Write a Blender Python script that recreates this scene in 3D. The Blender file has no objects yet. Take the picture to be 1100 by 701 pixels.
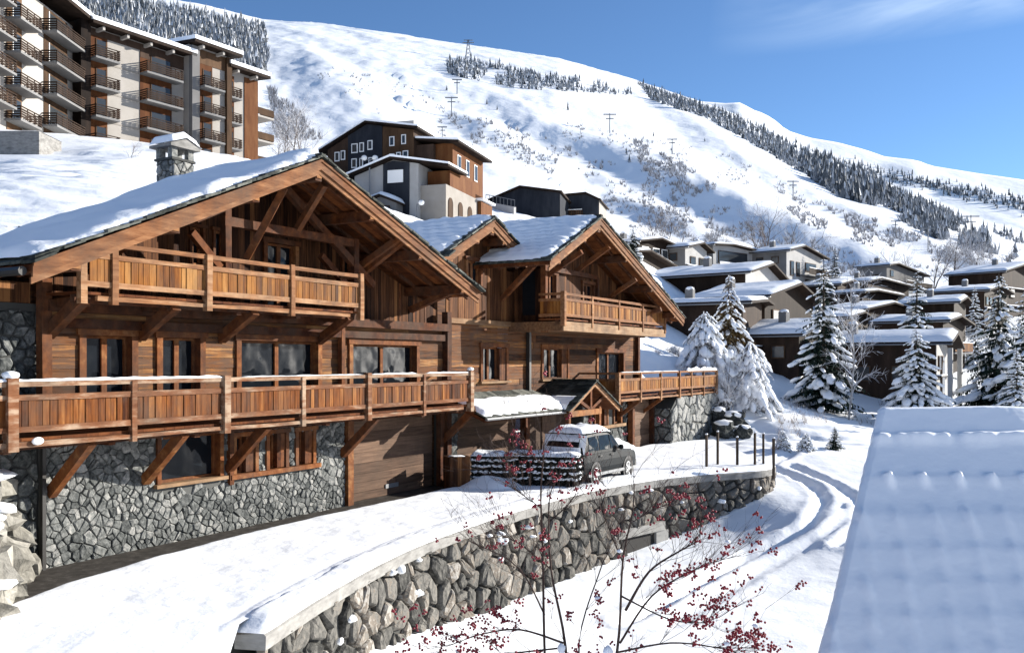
import bpy, math, random
import numpy as np
from mathutils import Vector, Matrix, noise as mnoise
R = math.radians
SC = bpy.context.scene
COL = SC.collection
F = 970.0; HZ = 388.0; EZ = 4.5            # focal length in photo pixels, horizon row, eye height

# ------------------------------------------------------------------ small helpers
def n3(x, y, z=0.0): return mnoise.noise(Vector((x, y, z)))
def fbm(x, y, z=0.0, o=4):
    a = 0.0; k = 1.0
    for i in range(o):
        a += n3(x, y, z + 7.3*i)*k; x *= 2.03; y *= 2.03; z *= 2.03; k *= .5
    return a
def dep(px, py, Y): return Vector(((px-550)/F*Y, Y, EZ+(HZ-py)*Y/F))
def sub(a, b): return (a[0]-b[0], a[1]-b[1], a[2]-b[2])

class MB:
    """collects shapes; build() links them as ONE mesh object"""
    def __init__(s): s.v = []; s.f = []; s.t = []; s.m = []
    def add(s, vs, fs, tone=.5, mi=0):
        o = len(s.v); s.v.extend([tuple(p) for p in vs])
        for f in fs:
            s.f.append(tuple(i+o for i in f)); s.t.append(tone); s.m.append(mi)
    def box(s, x0, x1, y0, y1, z0, z1, tone=.5, mi=0):
        if x0 > x1: x0, x1 = x1, x0
        if y0 > y1: y0, y1 = y1, y0
        if z0 > z1: z0, z1 = z1, z0
        s.add([(x0,y0,z0),(x1,y0,z0),(x1,y1,z0),(x0,y1,z0),(x0,y0,z1),(x1,y0,z1),(x1,y1,z1),(x0,y1,z1)],
              [(0,3,2,1),(4,5,6,7),(0,1,5,4),(1,2,6,5),(2,3,7,6),(3,0,4,7)], tone, mi)
    def beam(s, a, b, w, h, up=(0,0,1), tone=.5, jit=0.0, rng=None, mi=0, w1=None, h1=None):
        a = Vector(a); b = Vector(b); d = (b-a).normalized(); up = Vector(up)
        if abs(d.dot(up)) > .98: up = Vector((1,0,0)) if abs(d.x) < .9 else Vector((0,1,0))
        x = d.cross(up).normalized(); y = x.cross(d).normalized()
        w1 = w if w1 is None else w1; h1 = h if h1 is None else h1
        nseg = 1 if jit == 0 else max(2, min(8, int((b-a).length/.9)))
        vs = []; fs = []
        for i in range(nseg+1):
            t = i/nseg; c = a.lerp(b, t); ww = w+(w1-w)*t; hh = h+(h1-h)*t
            for sx, sy in ((-1,-1),(1,-1),(1,1),(-1,1)):
                p = c + x*(sx*ww/2) + y*(sy*hh/2)
                if jit: p += x*rng.uniform(-jit,jit) + y*rng.uniform(-jit,jit)
                vs.append(p)
            if i:
                o = (i-1)*4
                for k in range(4): fs.append((o+k, o+(k+1)%4, o+4+(k+1)%4, o+4+k))
        fs.append((3,2,1,0)); o = nseg*4; fs.append((o,o+1,o+2,o+3))
        s.add(vs, fs, tone, mi)
    def tube(s, pts, rad, n=6, tone=.5, mi=0, cap=True):
        pts = [Vector(p) for p in pts]; vs = []; fs = []
        if not hasattr(rad, '__len__'): rad = [rad]*len(pts)
        ref = Vector((.13,.21,.97))
        for i, p in enumerate(pts):
            d = (pts[min(i+1,len(pts)-1)]-pts[max(i-1,0)])
            if d.length < 1e-6: d = Vector((0,0,1))
            d.normalize(); x = d.cross(ref)
            if x.length < .05: x = d.cross(Vector((1,0,0)))
            x.normalize(); y = x.cross(d)
            for k in range(n):
                a = 2*math.pi*k/n; vs.append(p + x*(rad[i]*math.cos(a)) + y*(rad[i]*math.sin(a)))
            if i:
                o = (i-1)*n
                for k in range(n): fs.append((o+k, o+n+k, o+n+(k+1)%n, o+(k+1)%n))
        if cap:
            fs.append(tuple(range(n))); o = (len(pts)-1)*n; fs.append(tuple(o+k for k in range(n-1,-1,-1)))
        s.add(vs, fs, tone, mi)
    def prism(s, poly, off, tone=.5, mi=0):
        """polygon (3D points) swept by the vector off"""
        n = len(poly); off = Vector(off); P = [Vector(p) for p in poly]
        s.add(P+[p+off for p in P], [tuple(range(n-1,-1,-1)), tuple(range(n,2*n))]+[(i,(i+1)%n,n+(i+1)%n,n+i) for i in range(n)], tone, mi)
    def grid(s, fn, nu, nv, tone=.5, mi=0, flip=False):
        vs = [fn(i/nu, j/nv) for j in range(nv+1) for i in range(nu+1)]
        fs = []
        for j in range(nv):
            for i in range(nu):
                a = j*(nu+1)+i; q = (a,a+1,a+nu+2,a+nu+1); fs.append(q[::-1] if flip else q)
        s.add(vs, fs, tone, mi)
    def blob(s, c, r, rng=None, seg=8, ring=5, jit=.15, tone=.5, mi=0, rot=None):
        c = Vector(c); vs = []; fs = []; ph = rng.uniform(0,9) if rng else 0
        for j in range(ring+1):
            th = math.pi*j/ring
            for i in range(seg):
                a = 2*math.pi*i/seg
                p = Vector((math.sin(th)*math.cos(a), math.sin(th)*math.sin(a), math.cos(th)))
                k = 1 + jit*n3(p.x*1.7+ph, p.y*1.7-ph, p.z*1.7+2*ph)*1.6
                p = Vector((p.x*r[0]*k, p.y*r[1]*k, p.z*r[2]*k))
                if rot: p = rot @ p
                vs.append(c+p)
        for j in range(ring):
            for i in range(seg):
                fs.append((j*seg+i, (j+1)*seg+i, (j+1)*seg+(i+1)%seg, j*seg+(i+1)%seg))
        s.add(vs, fs, tone, mi)
    def build(s, name, mat, parent=None, smooth=False, **props):
        me = bpy.data.meshes.new(name); me.from_pydata(s.v, [], s.f)
        mats = mat if isinstance(mat, (list, tuple)) else [mat]
        for m in mats: me.materials.append(m)
        if s.f:
            at = me.attributes.new('tone', 'FLOAT', 'FACE'); at.data.foreach_set('value', s.t)
            if len(mats) > 1: me.polygons.foreach_set('material_index', s.m)
            if smooth: me.polygons.foreach_set('use_smooth', [True]*len(s.f))
        me.validate(); me.update()
        o = bpy.data.objects.new(name, me); COL.objects.link(o)
        if parent: o.parent = parent
        for k, val in props.items(): o[k] = val
        return o

def thing(name, label, cat, loc=(0,0,0), rz=0.0, group=None):
    o = bpy.data.objects.new(name, None); COL.objects.link(o); o.empty_display_size = .3
    o.location = loc; o.rotation_euler = (0,0,rz); o['label'] = label; o['category'] = cat
    if group: o['group'] = group
    return o
def tag(o, label, cat, group=None):
    o['label'] = label; o['category'] = cat
    if group: o['group'] = group
    return o
def struct(o): o['kind'] = 'structure'; return o
def dup(root, loc, rz, scale=1.0, label=None, group=None):
    r = root.copy(); COL.objects.link(r); r.location = loc; r.rotation_euler = (0,0,rz)
    r.scale = (scale,)*3 if not hasattr(scale,'__len__') else scale
    if label: r['label'] = label
    if group: r['group'] = group
    for ch in list(root.children):
        c = ch.copy(); COL.objects.link(c); c.parent = r
        for g in list(ch.children):
            e = g.copy(); COL.objects.link(e); e.parent = c
    return r

# ------------------------------------------------------------------ materials
def mk(name):
    m = bpy.data.materials.new(name); m.use_nodes = True
    nt = m.node_tree; b = nt.nodes['Principled BSDF']; return m, nt, b
def nd(nt, typ, **kw):
    n = nt.nodes.new(typ)
    for k, val in kw.items():
        if k in n.inputs.keys(): n.inputs[k].default_value = val
        else: setattr(n, k, val)
    return n
def mapped(nt, scale, coord='Object'):
    tc = nd(nt, 'ShaderNodeTexCoord'); mp = nd(nt, 'ShaderNodeMapping'); mp.inputs['Scale'].default_value = scale
    nt.links.new(tc.outputs[coord], mp.inputs['Vector']); return mp.outputs['Vector']
def ramp(nt, stops):
    r = nd(nt, 'ShaderNodeValToRGB'); cr = r.color_ramp
    while len(cr.elements) < len(stops): cr.elements.new(.5)
    for e, (p, c) in zip(cr.elements, stops):
        e.position = p; e.color = (c[0], c[1], c[2], 1)
    return r
def plain(name, col, rough=.6, metal=0.0, spec=.5):
    m, nt, b = mk(name); b.inputs['Base Color'].default_value = (*col,1); b.inputs['Roughness'].default_value = rough
    b.inputs['Metallic'].default_value = metal; b.inputs['Specular IOR Level'].default_value = spec
    return m
def toned(name, stops, scale=(1,1,1), amount=.35, detail=6, rough=.75, bump=.3, bdist=.02, spec=.08, ns=1.0, coord='Object', stain=0.0):
    """colour from the per-face tone plus a stretched noise: boards, stones, slates"""
    m, nt, b = mk(name); L = nt.links.new
    at = nd(nt, 'ShaderNodeAttribute', attribute_name='tone')
    vec = mapped(nt, scale, coord)
    no = nd(nt, 'ShaderNodeTexNoise'); no.inputs['Scale'].default_value = ns; no.inputs['Detail'].default_value = detail; no.inputs['Roughness'].default_value = .62
    L(vec, no.inputs['Vector'])
    mr = nd(nt, 'ShaderNodeMapRange'); mr.inputs['From Min'].default_value = .25; mr.inputs['From Max'].default_value = .75
    mr.inputs['To Min'].default_value = -amount; mr.inputs['To Max'].default_value = amount
    L(no.outputs['Fac'], mr.inputs['Value'])
    ad = nd(nt, 'ShaderNodeMath', operation='ADD'); ad.use_clamp = True
    L(at.outputs['Fac'], ad.inputs[0]); L(mr.outputs['Result'], ad.inputs[1])
    r = ramp(nt, stops); L(ad.outputs[0], r.inputs['Fac']); out_ = r.outputs['Color']
    if stain:                                                   # weather stains and greyed patches of the wood itself
        n2 = nd(nt, 'ShaderNodeTexNoise'); n2.inputs['Scale'].default_value = 1.1; n2.inputs['Detail'].default_value = 7; n2.inputs['Roughness'].default_value = .7
        L(mapped(nt, (1,1,.6)), n2.inputs['Vector']); m2 = nd(nt, 'ShaderNodeMapRange'); m2.inputs['From Min'].default_value = .40; m2.inputs['From Max'].default_value = .72; m2.inputs['To Max'].default_value = stain
        L(n2.outputs['Fac'], m2.inputs['Value']); mx = nd(nt, 'ShaderNodeMixRGB'); L(m2.outputs['Result'], mx.inputs['Fac']); L(out_, mx.inputs['Color1']); mx.inputs['Color2'].default_value = (.075,.052,.038,1); out_ = mx.outputs['Color']
    L(out_, b.inputs['Base Color'])
    b.inputs['Roughness'].default_value = rough; b.inputs['Specular IOR Level'].default_value = spec
    if bump:
        bp = nd(nt, 'ShaderNodeBump'); bp.inputs['Strength'].default_value = bump; bp.inputs['Distance'].default_value = bdist
        L(no.outputs['Fac'], bp.inputs['Height']); L(bp.outputs['Normal'], b.inputs['Normal'])
    return m
def snowmat(name, s1=3.0, s2=25.0, b1=.35, d1=.06, col=(.86,.88,.9), rough=.6, d2=.012):
    m, nt, b = mk(name); L = nt.links.new
    vec = mapped(nt, (1,1,1))
    a = nd(nt, 'ShaderNodeTexNoise'); a.inputs['Scale'].default_value = s1; a.inputs['Detail'].default_value = 5
    c = nd(nt, 'ShaderNodeTexNoise'); c.inputs['Scale'].default_value = s2; c.inputs['Detail'].default_value = 4
    L(vec, a.inputs['Vector']); L(vec, c.inputs['Vector'])
    p1 = nd(nt, 'ShaderNodeBump'); p1.inputs['Strength'].default_value = b1; p1.inputs['Distance'].default_value = d1
    p2 = nd(nt, 'ShaderNodeBump'); p2.inputs['Strength'].default_value = b1; p2.inputs['Distance'].default_value = d2
    L(a.outputs['Fac'], p1.inputs['Height']); L(c.outputs['Fac'], p2.inputs['Height'])
    L(p1.outputs['Normal'], p2.inputs['Normal']); L(p2.outputs['Normal'], b.inputs['Normal'])
    b.inputs['Base Color'].default_value = (*col,1); b.inputs['Roughness'].default_value = rough
    b.inputs['Specular IOR Level'].default_value = .2
    return m

M = {}
def dk(stops, k): return [(p,(c[0]*k,c[1]*k,c[2]*k)) for p, c in stops]
WOODS = [(0,(.020,.009,.005)),(.25,(.065,.024,.010)),(.45,(.150,.058,.019)),(.62,(.095,.054,.036)),(.8,(.24,.100,.030)),(1,(.32,.175,.075))]
HONEY = [(0,(.055,.017,.005)),(.3,(.145,.050,.011)),(.6,(.245,.096,.021)),(1,(.35,.175,.055))]
REDW  = [(0,(.032,.010,.005)),(.4,(.095,.031,.011)),(.75,(.18,.062,.020)),(1,(.29,.13,.048))]
PALE  = [(0,(.085,.04,.02)),(.5,(.20,.105,.05)),(1,(.31,.205,.12))]
M['wood_h'] = toned('old_boards_horizontal', WOODS, (.5,3,9), .42, bump=.6, ns=1.6, stain=.75)
M['wood_v'] = toned('old_boards_vertical', [(0,(.014,.006,.004)),(.4,(.050,.021,.010)),(.75,(.12,.050,.021)),(1,(.21,.095,.036))], (9,3,.5), .38, bump=.6, ns=1.6)
M['honey_v'] = toned('honey_boards', HONEY, (10,4,.8), .36, bump=.4, ns=1.5, stain=.75)
M['honey_red'] = toned('red_brown_boards', [(0,(.030,.009,.004)),(.35,(.095,.028,.007)),(.65,(.175,.057,.013)),(1,(.29,.12,.036))], (9,4,.9), .38, bump=.4, ns=1.6, stain=.75)
M['rail_red'] = toned('weathered_red_rail', [(0,(.045,.014,.006)),(.4,(.115,.037,.013)),(.7,(.19,.083,.04)),(1,(.36,.26,.18))], (.8,4,4), .42, bump=.5, ns=1.8, stain=.75)
M['beam'] = toned('red_brown_beam', REDW, (2,2,2), .40, bump=.4, ns=2.2, stain=.75)
M['pale'] = toned('pale_larch_board', PALE, (.7,5,5), .38, bump=.4, ns=2.0, stain=.75)
M['fascia'] = toned('new_larch_board', [(0,(.075,.027,.011)),(.4,(.165,.068,.028)),(.75,(.255,.122,.056)),(1,(.36,.21,.115))], (.9,5,6), .42, bump=.4, ns=1.5, stain=.75)
M['soffit'] = toned('soffit_board', REDW, (2,1,2), .30, bump=.3, ns=2.0)
M['door'] = toned('garage_board', dk([(0,(.05,.03,.02)),(.5,(.14,.085,.058)),(1,(.24,.15,.10))],.72), (.6,3,9), .42, bump=.5, ns=1.7, stain=.75)
M['stone'] = toned('grey_rubble_stone', [(0,(.03,.033,.033)),(.35,(.085,.09,.087)),(.7,(.175,.18,.172)),(1,(.31,.305,.285))], (1,1,1), .45, bump=1.0, bdist=.03, ns=9.0, rough=.9)
M['stone_big'] = toned('brown_grey_boulder_stone', [(0,(.03,.03,.028)),(.35,(.095,.092,.084)),(.65,(.165,.155,.138)),(.82,(.155,.130,.105)),(1,(.29,.275,.25))], (1,1,1), .42, bump=1.0, bdist=.05, ns=5.5, rough=.9)
M['stone_pale'] = toned('pale_boulder_stone', [(0,(.06,.058,.05)),(.5,(.19,.18,.155)),(1,(.31,.295,.26))], (1,1,1), .42, bump=1.0, bdist=.05, ns=4.5, rough=.9)
M['mortar'] = plain('dark_mortar', (.045,.046,.043), .95); M['mortar_grey'] = plain('grey_mortar', (.075,.077,.072), .95)
M['concrete'] = toned('grey_concrete', dk([(0,(.16,.155,.145)),(.5,(.33,.32,.30)),(1,(.46,.45,.42))],.72), (1,1,2.5), .45, bump=.4, ns=2.5, rough=.9)
M['slate'] = toned('lauze_slate', [(0,(.018,.02,.018)),(.5,(.07,.075,.066)),(1,(.19,.19,.165))], (1,1,1), .35, bump=.6, ns=5.0, rough=.8)
M['asphalt'] = toned('wet_asphalt', [(0,(.022,.020,.018)),(.5,(.05,.045,.04)),(1,(.11,.10,.09))], (1,1,1), .4, bump=.5, ns=4.0, rough=.7)
M['snow'] = snowmat('snow', 1.6, 14, .4, .10)
M['snow_roof'] = snowmat('roof_snow', 2.2, 16, .45, .08)
M['snow_far'] = snowmat('mountain_snow', .03, .16, .6, 2.5, d2=.5)
M['glass'] = plain('dark_window_glass', (.008,.010,.013), .06, 0, .16)
_m, _nt, _b = M['glass'], M['glass'].node_tree, M['glass'].node_tree.nodes['Principled BSDF']
_no = nd(_nt, 'ShaderNodeTexNoise'); _no.inputs['Scale'].default_value = 1.7; _no.inputs['Detail'].default_value = 1
_nt.links.new(mapped(_nt, (1,1,1)), _no.inputs['Vector']); _bp = nd(_nt, 'ShaderNodeBump'); _bp.inputs['Strength'].default_value = .35; _bp.inputs['Distance'].default_value = .12
_nt.links.new(_no.outputs['Fac'], _bp.inputs['Height']); _nt.links.new(_bp.outputs['Normal'], _b.inputs['Normal'])
M['iron'] = plain('dark_painted_metal', (.028,.026,.024), .5, .3)
M['galv'] = plain('galvanised_metal', (.20,.205,.21), .5, .6)
M['white'] = plain('white_paint', (.78,.78,.76), .6)
M['black'] = plain('interior_dark', (.012,.011,.010), .9)
M['curtain'] = plain('pale_curtain', (.55,.58,.62), .9)

def stones(MBx, mapf, L, H, size, rng, depth=.09, gap=.035, inside=None, tones=(.2,.8), skip=None, aspect=1.25):
    """rubble masonry: Voronoi cells on an L x H wall, each a raised uneven stone. mapf(s, h, out) -> point"""
    nx = max(1, int(L/(size*aspect))); ny = max(1, int(H/size)); cells = {}
    dx = L/nx; dy = H/ny
    for i in range(-1, nx+1):
        for j in range(-1, ny+1):
            q_ = rng.random()
            base = ((i+.5+rng.uniform(-.44,.44)+(.5 if j%2 else 0)*.6)*dx, (j+.5+rng.uniform(-.44,.44))*dy)
            cells[i,j] = [] if q_ < .20 else ([base] if q_ < .78 else [base, (base[0]+rng.uniform(.35,.6)*dx*rng.choice((-1,1)), base[1]+rng.uniform(.3,.5)*dy*rng.choice((-1,1)))])
    for (i, j), cx, cy in [(ij,)+c_ for ij, lst in cells.items() for c_ in lst]:
        poly = [(0,0),(L,0),(L,H),(0,H)]
        for a in range(-3,4):
            for c in range(-3,4):
              for q in cells.get((i+a, j+c), ()):
                if q == (cx, cy): continue
                mx, my = (cx+q[0])/2, (cy+q[1])/2; nx_, ny_ = q[0]-cx, q[1]-cy
                out = []
                for k in range(len(poly)):
                    p, r = poly[k], poly[(k+1)%len(poly)]
                    dp = (p[0]-mx)*nx_+(p[1]-my)*ny_; dr = (r[0]-mx)*nx_+(r[1]-my)*ny_
                    if dp <= 0: out.append(p)
                    if (dp < 0 < dr) or (dr < 0 < dp):
                        t = dp/(dp-dr); out.append((p[0]+(r[0]-p[0])*t, p[1]+(r[1]-p[1])*t))
                poly = out
                if len(poly) < 3: break
              if len(poly) < 3: break
            if len(poly) < 3: break
        if len(poly) < 3: continue
        gx = sum(p[0] for p in poly)/len(poly); gy = sum(p[1] for p in poly)/len(poly)
        if inside and not inside(gx, gy): continue
        if skip and any(x0-.05 < gx < x1+.05 and y0-.05 < gy < y1+.05 for x0,x1,y0,y1 in skip): continue
        rad = sum(math.hypot(p[0]-gx,p[1]-gy) for p in poly)/len(poly)
        if rad < size*.12: continue
        pl = []
        for k in range(len(poly)):                              # one corner-cutting pass
            p, r = poly[k], poly[(k+1)%len(poly)]
            if math.hypot(p[0]-r[0], p[1]-r[1]) < size*.05: continue
            for t in (.12,.88): pl.append((p[0]+(r[0]-p[0])*t, p[1]+(r[1]-p[1])*t))
        if len(pl) < 5: continue
        n = len(pl); D = depth*rng.uniform(.65,1.3); tx = rng.uniform(-.35,.35)*depth/rad; ty = rng.uniform(-.35,.35)*depth/rad
        k0 = max(.5, 1-gap/rad*rng.uniform(.8,1.5)); vs = []
        for sc, dd in ((k0,0),(k0*.97,.55),(k0*.8,.95)):
            for p in pl:
                ex, ey = p[0]-gx, p[1]-gy
                jj = 1+rng.uniform(-.05,.05)
                o = D*dd*(1+rng.uniform(-.15,.15)) + (ex*tx+ey*ty)*(1 if dd else 0)
                vs.append(mapf(gx+ex*sc*jj, gy+ey*sc*jj, o))
        vs.append(mapf(gx, gy, D*rng.uniform(.9,1.15)))
        fs = []
        for rr in range(2):
            for k in range(n): fs.append((rr*n+k, rr*n+(k+1)%n, (rr+1)*n+(k+1)%n, (rr+1)*n+k))
        for k in range(n): fs.append((2*n+k, 2*n+(k+1)%n, 3*n))
        MBx.add(vs, fs, rng.uniform(*tones))
# ------------------------------------------------------------------ world, sun, camera
SUN_EL, SUN_AZ = 17.5, 66.0                    # degrees; azimuth clockwise from +Y (away from the camera)
def make_world():
    w = bpy.data.worlds.new('World'); SC.world = w; w.use_nodes = True
    nt = w.node_tree; L = nt.links.new; bg = nt.nodes['Background']
    sky = nd(nt, 'ShaderNodeTexSky'); sky.sky_type = 'NISHITA'; sky.sun_disc = False
    sky.sun_elevation = R(SUN_EL); sky.sun_rotation = R(SUN_AZ); sky.altitude = 1800; sky.air_density = 1.0; sky.dust_density = .15; sky.ozone_density = 3.0
    # thin cirrus high in the sky
    tc = nd(nt, 'ShaderNodeTexCoord'); mp = nd(nt, 'ShaderNodeMapping'); mp.inputs['Scale'].default_value = (1.3,2.2,9.0); mp.inputs['Rotation'].default_value = (0,R(-9),0)
    no = nd(nt, 'ShaderNodeTexNoise'); no.inputs['Scale'].default_value = 2.6; no.inputs['Detail'].default_value = 6; no.inputs['Distortion'].default_value = .5
    L(tc.outputs['Generated'], mp.inputs['Vector']); L(mp.outputs['Vector'], no.inputs['Vector'])
    cr = ramp(nt, [(.40,(0,0,0)),(.66,(1,1,1))]); L(no.outputs['Fac'], cr.inputs['Fac'])
    sx = nd(nt, 'ShaderNodeSeparateXYZ'); L(tc.outputs['Generated'], sx.inputs['Vector'])
    hr = nd(nt, 'ShaderNodeMapRange'); hr.inputs['From Min'].default_value = .308; hr.inputs['From Max'].default_value = .345; L(sx.outputs['Z'], hr.inputs['Value'])
    hx = nd(nt, 'ShaderNodeMapRange'); hx.inputs['From Min'].default_value = .20; hx.inputs['From Max'].default_value = .36; L(sx.outputs['X'], hx.inputs['Value'])
    hm = nd(nt, 'ShaderNodeMath', operation='MULTIPLY'); L(hr.outputs['Result'], hm.inputs[0]); L(hx.outputs['Result'], hm.inputs[1]); hr = hm
    mu = nd(nt, 'ShaderNodeMath', operation='MULTIPLY'); L(cr.outputs['Color'], mu.inputs[0]); L(hr.outputs[0], mu.inputs[1])
    m2 = nd(nt, 'ShaderNodeMath', operation='MULTIPLY'); L(mu.outputs[0], m2.inputs[0]); m2.inputs[1].default_value = .7
    mx = nd(nt, 'ShaderNodeMixRGB'); L(m2.outputs[0], mx.inputs['Fac']); L(sky.outputs['Color'], mx.inputs['Color1']); mx.inputs['Color2'].default_value = (7,7.4,8,1)
    tn = nd(nt, 'ShaderNodeMixRGB'); tn.blend_type = 'MULTIPLY'; tn.inputs['Fac'].default_value = 1; tn.inputs['Color2'].default_value = (.86,1.0,1.14,1); L(mx.outputs['Color'], tn.inputs['Color1']); L(tn.outputs['Color'], bg.inputs['Color']); bg.inputs['Strength'].default_value = .065
make_world()
sl = bpy.data.lights.new('sun', 'SUN'); sl.energy = 5.0; sl.angle = R(.5); sl.color = (1,.945,.86)
so = bpy.data.objects.new('sun', sl); COL.objects.link(so)
az, el = R(SUN_AZ), R(SUN_EL)
SUNV = Vector((math.sin(az)*math.cos(el), math.cos(az)*math.cos(el), math.sin(el)))
so.rotation_euler = SUNV.to_track_quat('Z','Y').to_euler(); so.location = (60,40,80)
cd = bpy.data.cameras.new('camera'); cam = bpy.data.objects.new('camera', cd); COL.objects.link(cam); SC.camera = cam
cam.location = (0,0,EZ); cam.rotation_euler = (R(90),0,0)
cd.sensor_width = 36; cd.lens = 36*F/1100; cd.shift_y = (HZ-350.5)/1100; cd.clip_start = .1; cd.clip_end = 12000
vs_ = SC.view_settings; SC.display_settings.display_device = 'sRGB'
vs_.view_transform = 'Standard'; vs_.look = 'None'; vs_.gamma = 1; vs_.use_curve_mapping = False; vs_.exposure = 1.2
SC.cycles.max_bounces = 6; SC.cycles.diffuse_bounces = 3; SC.cycles.glossy_bounces = 3; SC.cycles.transparent_max_bounces = 4
SC.cycles.use_denoising = True

# ------------------------------------------------------------------ facade frame of the chalet
OX, OY = -10.24, 19.66; DX, DY = .5, .8660254; NX, NY = .8660254, -.5
def uvw(u, v, z): return Vector((OX+DX*u+NX*v, OY+DY*u+NY*v, z))
def to_uv(X, Y): return ((X-OX)*DX+(Y-OY)*DY, (X-OX)*NX+(Y-OY)*NY)
def fac(px, py, v):
    ox = OX+NX*v; oy = OY+NY*v; a = (px-550)/F; u = (oy*a-ox)/(DX-DY*a); t = oy+DY*u
    return u, EZ+(HZ-py)*t/F

# ------------------------------------------------------------------ retaining wall plan (top outer edge, from near to far end)
WALL = [(-4.15,15.0),(-3.96,16.0),(-3.72,17.2),(-3.07,19.85),(-2.29,22.2),(-1.26,24.5),(.28,27.5),(1.6,29.7),(2.96,31.7),(5.3,34.3),(7.6,36.0),(9.3,36.9),(10.5,37.6),(11.3,38.9),(11.5,40.4)]
def catmull(P, n=6):
    out = []
    for i in range(len(P)-1):
        p0 = P[max(i-1,0)]; p1 = P[i]; p2 = P[i+1]; p3 = P[min(i+2,len(P)-1)]
        for k in range(n):
            t = k/n
            out.append(tuple(.5*((2*p1[j])+(-p0[j]+p2[j])*t+(2*p0[j]-5*p1[j]+4*p2[j]-p3[j])*t*t+(-p0[j]+3*p1[j]-3*p2[j]+p3[j])*t**3) for j in range(len(p1))))
    out.append(tuple(P[-1])); return out
WC = catmull(WALL, 8)
WS = [0.0]
for i in range(1, len(WC)): WS.append(WS[-1]+math.hypot(WC[i][0]-WC[i-1][0], WC[i][1]-WC[i-1][1]))
WL = WS[-1]
def wall_at(s):
    s = min(max(s,0),WL-1e-4); i = 0
    while WS[i+1] < s: i += 1
    t = (s-WS[i])/(WS[i+1]-WS[i]); a, b = WC[i], WC[i+1]
    i0 = max(i-2,0); i1 = min(i+3,len(WC)-1); tx, ty = WC[i1][0]-WC[i0][0], WC[i1][1]-WC[i0][1]; l = math.hypot(tx,ty)
    return a[0]+(b[0]-a[0])*t, a[1]+(b[1]-a[1])*t, ty/l, -tx/l      # position, outward normal (towards the road)

# ------------------------------------------------------------------ terrain: a thin-plate surface through surveyed heights
CP = [(-3.4,18.5,-1.5),(-2,22.5,-2.1),(.5,27,-2.65),(3,31,-2.6),(6,33.5,-2.5),(9,35.3,-2.0),(11,36.0,-1.2),(12.7,39.7,-.8),(12.6,43,-.45),(14.5,36,-1.5),(10,30,-2.6),
 (5,24,-2.9),(0,18,-2.8),(6,18,-3.2),(12,24,-2.9),(18,30,-2.4),(20,40,-.9),(0,10,-3.0),(10,10,-3.4),(20,15,-3.4),(-3.9,13.5,-1.0),(-4.6,10,-1.6),
 (-6,20,-1.5),(-4,27,-2),(0,34,-2),(4,38,-1.5),(7,40,-.8),(9,42,-.3),(-9,14,-1.0),(-13,12,-1.0),(-12,5,-1.5),
 (7.7,49.7,-.3),(11.6,54.3,.9),(12.4,48,.3),(10.2,45.5,.0),(17,55,.9),(20,55,.45),(11.9,51.9,.0),(13.4,54.5,.5),(16,57.5,1.9),(12.2,57.5,3.7),(7.5,56,5.2),(28,70,.7),(22,62,.6),(8,62,6.0),(4,52,5.2),(14,64,3.4),
 (-14,22.5,4.5),(-16,26,7.0),(-14,30,7.2),(-10,36,7.2),(-5,46,7.2),(0,54,7.0),(-18.6,40,12.25),(-19.8,33,9.6),(-19.5,27,7.0),(-25.5,62,18.6),(-33,62,18.8),(-40,45,13),(-22,85,22.7),(-42,74,23.5),(-40,95,26),(-60,70,24),(-55,30,9),
 (-9.3,90,18.7),(-13,68,16.2),(3.4,110,21.9),(12,100,16.5),(14,85,10.5),(16.5,80,7.0),(21.6,75,3.6),(6,75,10.5),(0,66,9.5),(-8,60,10),
 (49,150,17.5),(74,160,16.5),(90,160,15.5),(55,120,8.0),(44,85,1.9),(48,85,1.0),(35,72,.9),(60,90,1.5),(30,95,5.5),(36,112,8.5),(80,120,6),(110,150,13),(40,50,-.5),(60,40,-1),(40,20,-3.2),(24,130,16),(0,140,24),(-30,130,32),(-70,120,36),(-100,100,36),(-100,40,14),(-60,5,0),(100,60,1),(140,100,6),(-30,-30,-2),(30,-30,-4),(110,0,-3),(-110,0,2),(150,170,16),(-120,170,50),(20,175,24),(100,185,20),(-50,180,38)]
_c = np.array(CP, float); _n = len(_c)
def _k(r2): return .5*r2*np.log(np.maximum(r2,1e-9))
_r2 = ((_c[:,None,:2]-_c[None,:,:2])**2).sum(2)
_A = np.zeros((_n+3,_n+3)); _A[:_n,:_n] = _k(_r2)+np.eye(_n)*2.0; _A[:_n,_n] = 1; _A[:_n,_n+1:] = _c[:,:2]; _A[_n,:_n] = 1; _A[_n+1:,:_n] = _c[:,:2].T
_w = np.linalg.solve(_A, np.concatenate([_c[:,2],[0,0,0]]))
def tps(X, Y):
    X = np.clip(np.asarray(X,float),-130,170); Y = np.clip(np.asarray(Y,float),-45,190)
    out = np.zeros(X.shape)
    for i in range(_n): out += _w[i]*_k((X-_c[i,0])**2+(Y-_c[i,1])**2)
    return out+_w[_n]+_w[_n+1]*X+_w[_n+2]*Y
def hgt(x, y): return float(tps(np.array([x]), np.array([y]))[0])
def hit(px, py, z0=0.0):
    """ground point seen at a photo pixel"""
    Ys = np.concatenate([np.arange(8,60,.4),np.arange(60,190,1.0)]); k = (px-550)/F
    zz = tps(k*Ys, Ys); e = EZ+(HZ-py)/F*Ys-zz; i = int(np.argmax(e < 0)) if (e < 0).any() else len(Ys)-1
    lo, hi = Ys[max(i-1,0)], Ys[i]
    for _ in range(14):
        m = (lo+hi)/2
        if EZ+(HZ-py)/F*m-hgt(k*m,m) > 0: lo = m
        else: hi = m
    Y = (lo+hi)/2; z = hgt(k*Y, Y)
    return ((px-550)/F*Y, Y, z)

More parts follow.
